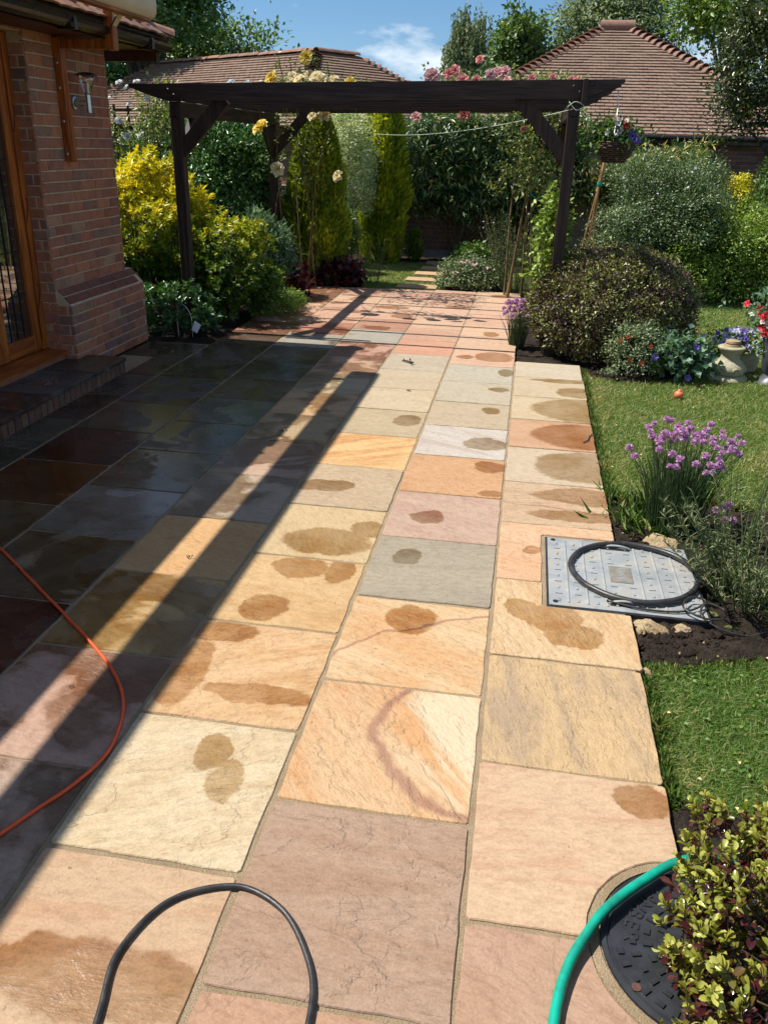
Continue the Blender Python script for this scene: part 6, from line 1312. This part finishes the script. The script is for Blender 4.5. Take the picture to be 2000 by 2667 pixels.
# near corner bush
kb = thing('bronze_shrub', 'glossy bronze and lime leaved bush at the bottom right corner', 'shrub', (1.05, 1.15, -.03))
r = np.random.default_rng(110)
cl, nn, nz = clump_points(r, (1.06, 1.13, .09), (.68, .82, .37), 2600, 2.2, .10, 3.0, -.5, (.62, 1.0), 11)
ok = (cl[:, 2] > .0); cl, nn = cl[ok], nn[ok]
shoots('foliage', kb, FO['corner'], cl, nn, 17, .075, (.026, .0145), 111)
branches('branches', kb, M['bark'], (1.05, 1.15, -.04), [cl[i] for i in r.choice(len(cl), 120, replace=False)], .006, 112, spread=.2)
# ------------------------------------------------------------------ neighbouring roofs
rt = random.Random(31)
def roof_face(parent, E0, E1, R0, R1, n, mat, tile=.165, lip=.030):
    """one roof slope laid in overlapping courses of single tiles"""
    E0, E1, R0, R1 = map(Vector, (E0, E1, R0, R1)); nr = (E1 - E0).cross(R0 - E0).normalized()
    if nr.z < 0: nr = -nr
    for k in range(n):
        a, b = k / n, min(1.0, (k + 1.12) / n)
        p0, p1, q0, q1 = E0.lerp(R0, a), E1.lerp(R1, a), E0.lerp(R0, b), E1.lerp(R1, b)
        m = max(1, int((p1 - p0).length / tile)); V, F = [], []
        for i in range(m):
            s0, s1 = i / m, (i + 1) / m - .0015; l0 = nr * (lip * rt.uniform(.88, 1.12)); g = nr * .003
            t0, t1 = s0, s1
            b_ = len(V); V += [p0.lerp(p1, s0) + l0, p0.lerp(p1, s1) + l0 * rt.uniform(.9, 1.1), q0.lerp(q1, t1) + g, q0.lerp(q1, t0) + g, p0.lerp(p1, s0), p0.lerp(p1, s1)]
            F += [(b_, b_ + 1, b_ + 2, b_ + 3), (b_ + 4, b_ + 5, b_ + 1, b_)]
        me = bpy.data.meshes.new('tile_course'); me.from_pydata([v[:] for v in V], [], F); me.update(); obj('tile_course', me, mat, parent)
ga = thing('garage', 'brick garage with steep hipped clay tile roof behind the wall', 'garage', (1.45, 17.6, 0))
gx0, gx1, gy0, gy1, ez, az = -2.25, 5.15, 17.0, 24.2, 1.97, 4.05; ax0, ax1, ay = 1.17, 1.75, 20.6
groof = MB().add([(gx0, gy0, ez), (gx1, gy0, ez), (gx1, gy1, ez), (gx0, gy1, ez), (ax0, ay, az), (ax1, ay, az)], [(0, 1, 5, 4), (1, 2, 5), (2, 3, 4, 5), (3, 0, 4), (3, 2, 1, 0)]).make('roof', M['tile_far'], ga)
roof_face(groof, (gx0, gy0, ez), (gx1, gy0, ez), (ax0, ay, az), (ax1, ay, az), 35, M['tile_far'])
roof_face(groof, (gx0, gy1, ez), (gx0, gy0, ez), (ax0, ay, az), (ax0, ay, az), 35, M['tile_far'], .4)
bm_ = bonnet_mesh('bonnet_tile', .19, .12, .26, M['tile_red'])
lay_along('bonnet_tile', bm_, groof, (gx0 + .05, gy0 + .05, ez + .05), (ax0, ay, az), .165, rt, .09, .16)
lay_along('bonnet_tile', bm_, groof, (gx1 - .05, gy0 + .05, ez + .05), (ax1, ay, az), .165, rt, .09, .16)
o = MB().tube([(ax0 - .06, ay, az + .02), (ax0 + .29, ay, az + .02), (ax1 + .06, ay, az + .02)], .13, 14).make('ridge_tile', M['tile_red'], groof); smooth_angle(o)
gwall = MB().box(gx0 + .25, gx1 - .25, gy0 + .22, gy1 - .25, -.05, ez - .01).make('wall', M['mortar_old'], ga)
brick_panel(gwall, (1.7, gy0 + .22, 0), (1, 0, 0), 3.2, 1.13, 11, M['brick_old'], rb, phase=0)
MB().box(gx0 + .02, gx1 - .02, gy0 + .03, gy0 + .055, ez - .13, ez - .02).make('fascia', M['gutter'], ga)
MB().tube([(gx0, gy0 - .03, ez - .03), (gx1, gy0 - .03, ez - .03)], .045, 8).make('gutter', M['gutter'], ga)
lh = thing('bungalow', 'neighbouring bungalow with low red brown tiled roof behind the pergola', 'house', (-7, 21, 0))
d1 = Vector((-.808, .589, 0)); d2 = Vector((.607, .795, 0)); n1 = Vector((-.589, -.808, 0)); n2 = Vector((.808, -.589, 0)); zr, ze, run = 3.49, 1.95, 2.35
P0 = Vector((-4.89, 20.0, zr)); P1 = P0 + d1 * 6.62; P2 = P0 + d2 * 1.22
dz = Vector((0, 0, ze - zr))
C0 = P0 + (n1 + n2) * run + dz; C1 = P1 + (n1 + d1) * run + dz; C2 = P2 + (n2 + d2) * run + dz
lr = MB().add([P0, P1, P2, C0, C1, C2], [(3, 0, 1, 4), (3, 5, 2, 0)]).make('roof', M['tile_far'], lh)
roof_face(lr, C1, C0, P1, P0, 26, M['tile_far'], .2); roof_face(lr, C0, C2, P0, P2, 26, M['tile_far'], .2)
rdg = bonnet_mesh('ridge_tile', .12, .115, .40, M['tile_red'])
lay_along('ridge_tile', rdg, lr, P0 + Vector((0, 0, .02)), P1 + Vector((0, 0, .02)), .40, rt, .07, .01); lay_along('ridge_tile', rdg, lr, P0 + Vector((0, 0, .02)), P2 + Vector((0, 0, .02)), .40, rt, .07, .01)
bm2 = bonnet_mesh('bonnet_tile', .17, .11, .22, M['tile'])
lay_along('bonnet_tile', bm2, lr, C0 + Vector((0, 0, .03)), P0, .150, rt, .08, .15); lay_along('bonnet_tile', bm2, lr, C2 + Vector((0, 0, .03)), P2, .150, rt, .08, .15); lay_along('bonnet_tile', bm2, lr, C1 + Vector((0, 0, .03)), P1, .150, rt, .08, .15)
W0, W1, W2 = C0 - (n1 + n2) * .35, C1 - (n1 + d1) * .35, C2 - (n2 + d2) * .35
mb = MB()
for a, b in ((W0, W1), (W0, W2)): mb.add([(a.x, a.y, -.05), (b.x, b.y, -.05), (b.x, b.y, ze + .05), (a.x, a.y, ze + .05)], [(0, 1, 2, 3)])
mb.make('wall', M['brick_old'], lh)
for s, z in ((.30, 2.75), (.62, 2.55)):
    p = P0.lerp(P2, .5) + n2 * run * (zr - z) / (zr - ze) + d2 * (s - .2) * 2.2; MB().box(p.x - .12, p.x + .12, p.y - .05, p.y + .10, z + .0, z + .09).make('roof_vent', M['white'], lr)
# ------------------------------------------------------------------ trees
TL = dict(tvar=.2, tclump=.2)
tree('dark_tree', 'dark broad tree rising behind the house roof at upper left', (-10.8, 24.5, -.05), 2.6, (-10.6, 24.3, 5.3), (2.0, 1.7, 1.75), 330, 34, .26, (.17, .085), FO['glossy'], 121, tr=.30, limbs=26, **TL)
tree('dark_tree', 'dark tree crown low behind the house corner', (-12.4, 25.5, -.05), 2.0, (-12.0, 25.0, 3.2), (1.3, 1.4, 1.3), 170, 34, .24, (.16, .08), FO['glossy'], 122, tr=.2, limbs=12, **TL)
tree('hedgerow_tree', 'mid green rounded tree behind the bungalow ridge', (-11.0, 28.5, -.05), 2.0, (-10.8, 28.2, 3.75), (2.25, 1.6, 1.45), 460, 34, .24, (.15, .085), FO['tree'], 123, tr=.25, limbs=18, **TL)
tree('weeping_birch', 'weeping silver birch with grey green trailing branches', (-2.45, 30.2, -.05), 3.6, (-2.45, 30.0, 4.9), (.78, .8, .95), 230, 60, .1, (.10, .05), FO['birch'], 124, tr=.12, limbs=40, weep=1.9, amp=.3, depth=(.15, 1.0))
tree('small_maple', 'small dense green tree between the birch and the garage roof', (-.62, 26.2, -.05), 2.2, (-.60, 26.0, 3.95), (.72, .7, 1.0), 200, 30, .14, (.13, .10), FO['tree'], 125, tr=.10, limbs=26, amp=.34, tbase=.4, **TL)
tree('big_willow', 'large pale green tree towering behind the garage roof', (2.2, 31.5, -.05), 3.0, (2.15, 31.2, 4.6), (1.95, 1.5, 2.3), 560, 44, .24, (.16, .06), FO['birch'], 126, tr=.3, limbs=30, weep=0, amp=.25, droop=.6, tbase=.35, **TL)
tree('bright_oak', 'bright green tree branch at upper right', (4.6, 22.6, -.05), 2.4, (3.95, 22.2, 4.75), (1.15, 1.0, 1.05), 230, 30, .19, (.12, .07), FO['lime'], 127, tr=.18, limbs=26, amp=.36, tbase=.4, **TL)
tree('holly_tree', 'glossy dark holly tree overhanging the garage roof at the right edge', (3.9, 13.7, -.05), 1.2, (3.22, 13.3, 2.85), (.86, .7, 1.30), 800, 28, .10, (.058, .030), FO['holly'], 128, tr=.14, limbs=40, amp=.22, depth=(.5, 1.0), **TL)
# distant hedge line so no bare horizon shows between the trees
for i, (x, y, w, h, lab) in enumerate([(-17, 32, 5, 3.0, 'distant hedge at the far left behind the trees'), (-7, 34, 5, 2.4, 'distant hedge behind the bungalow'), (5.5, 33, 4.5, 2.8, 'distant hedge behind the garage'), (12, 30, 5, 3.4, 'distant hedge at the far right')]):
    shrub('far_hedge', lab, 'hedge', (x, y, -.05), (x, y, h * .5), (w, 1.2, h * .55), 420, 16, .35, (.24, .14), FO['tree'], 140 + i, nst=0, group='distant hedges', tbase=.35)
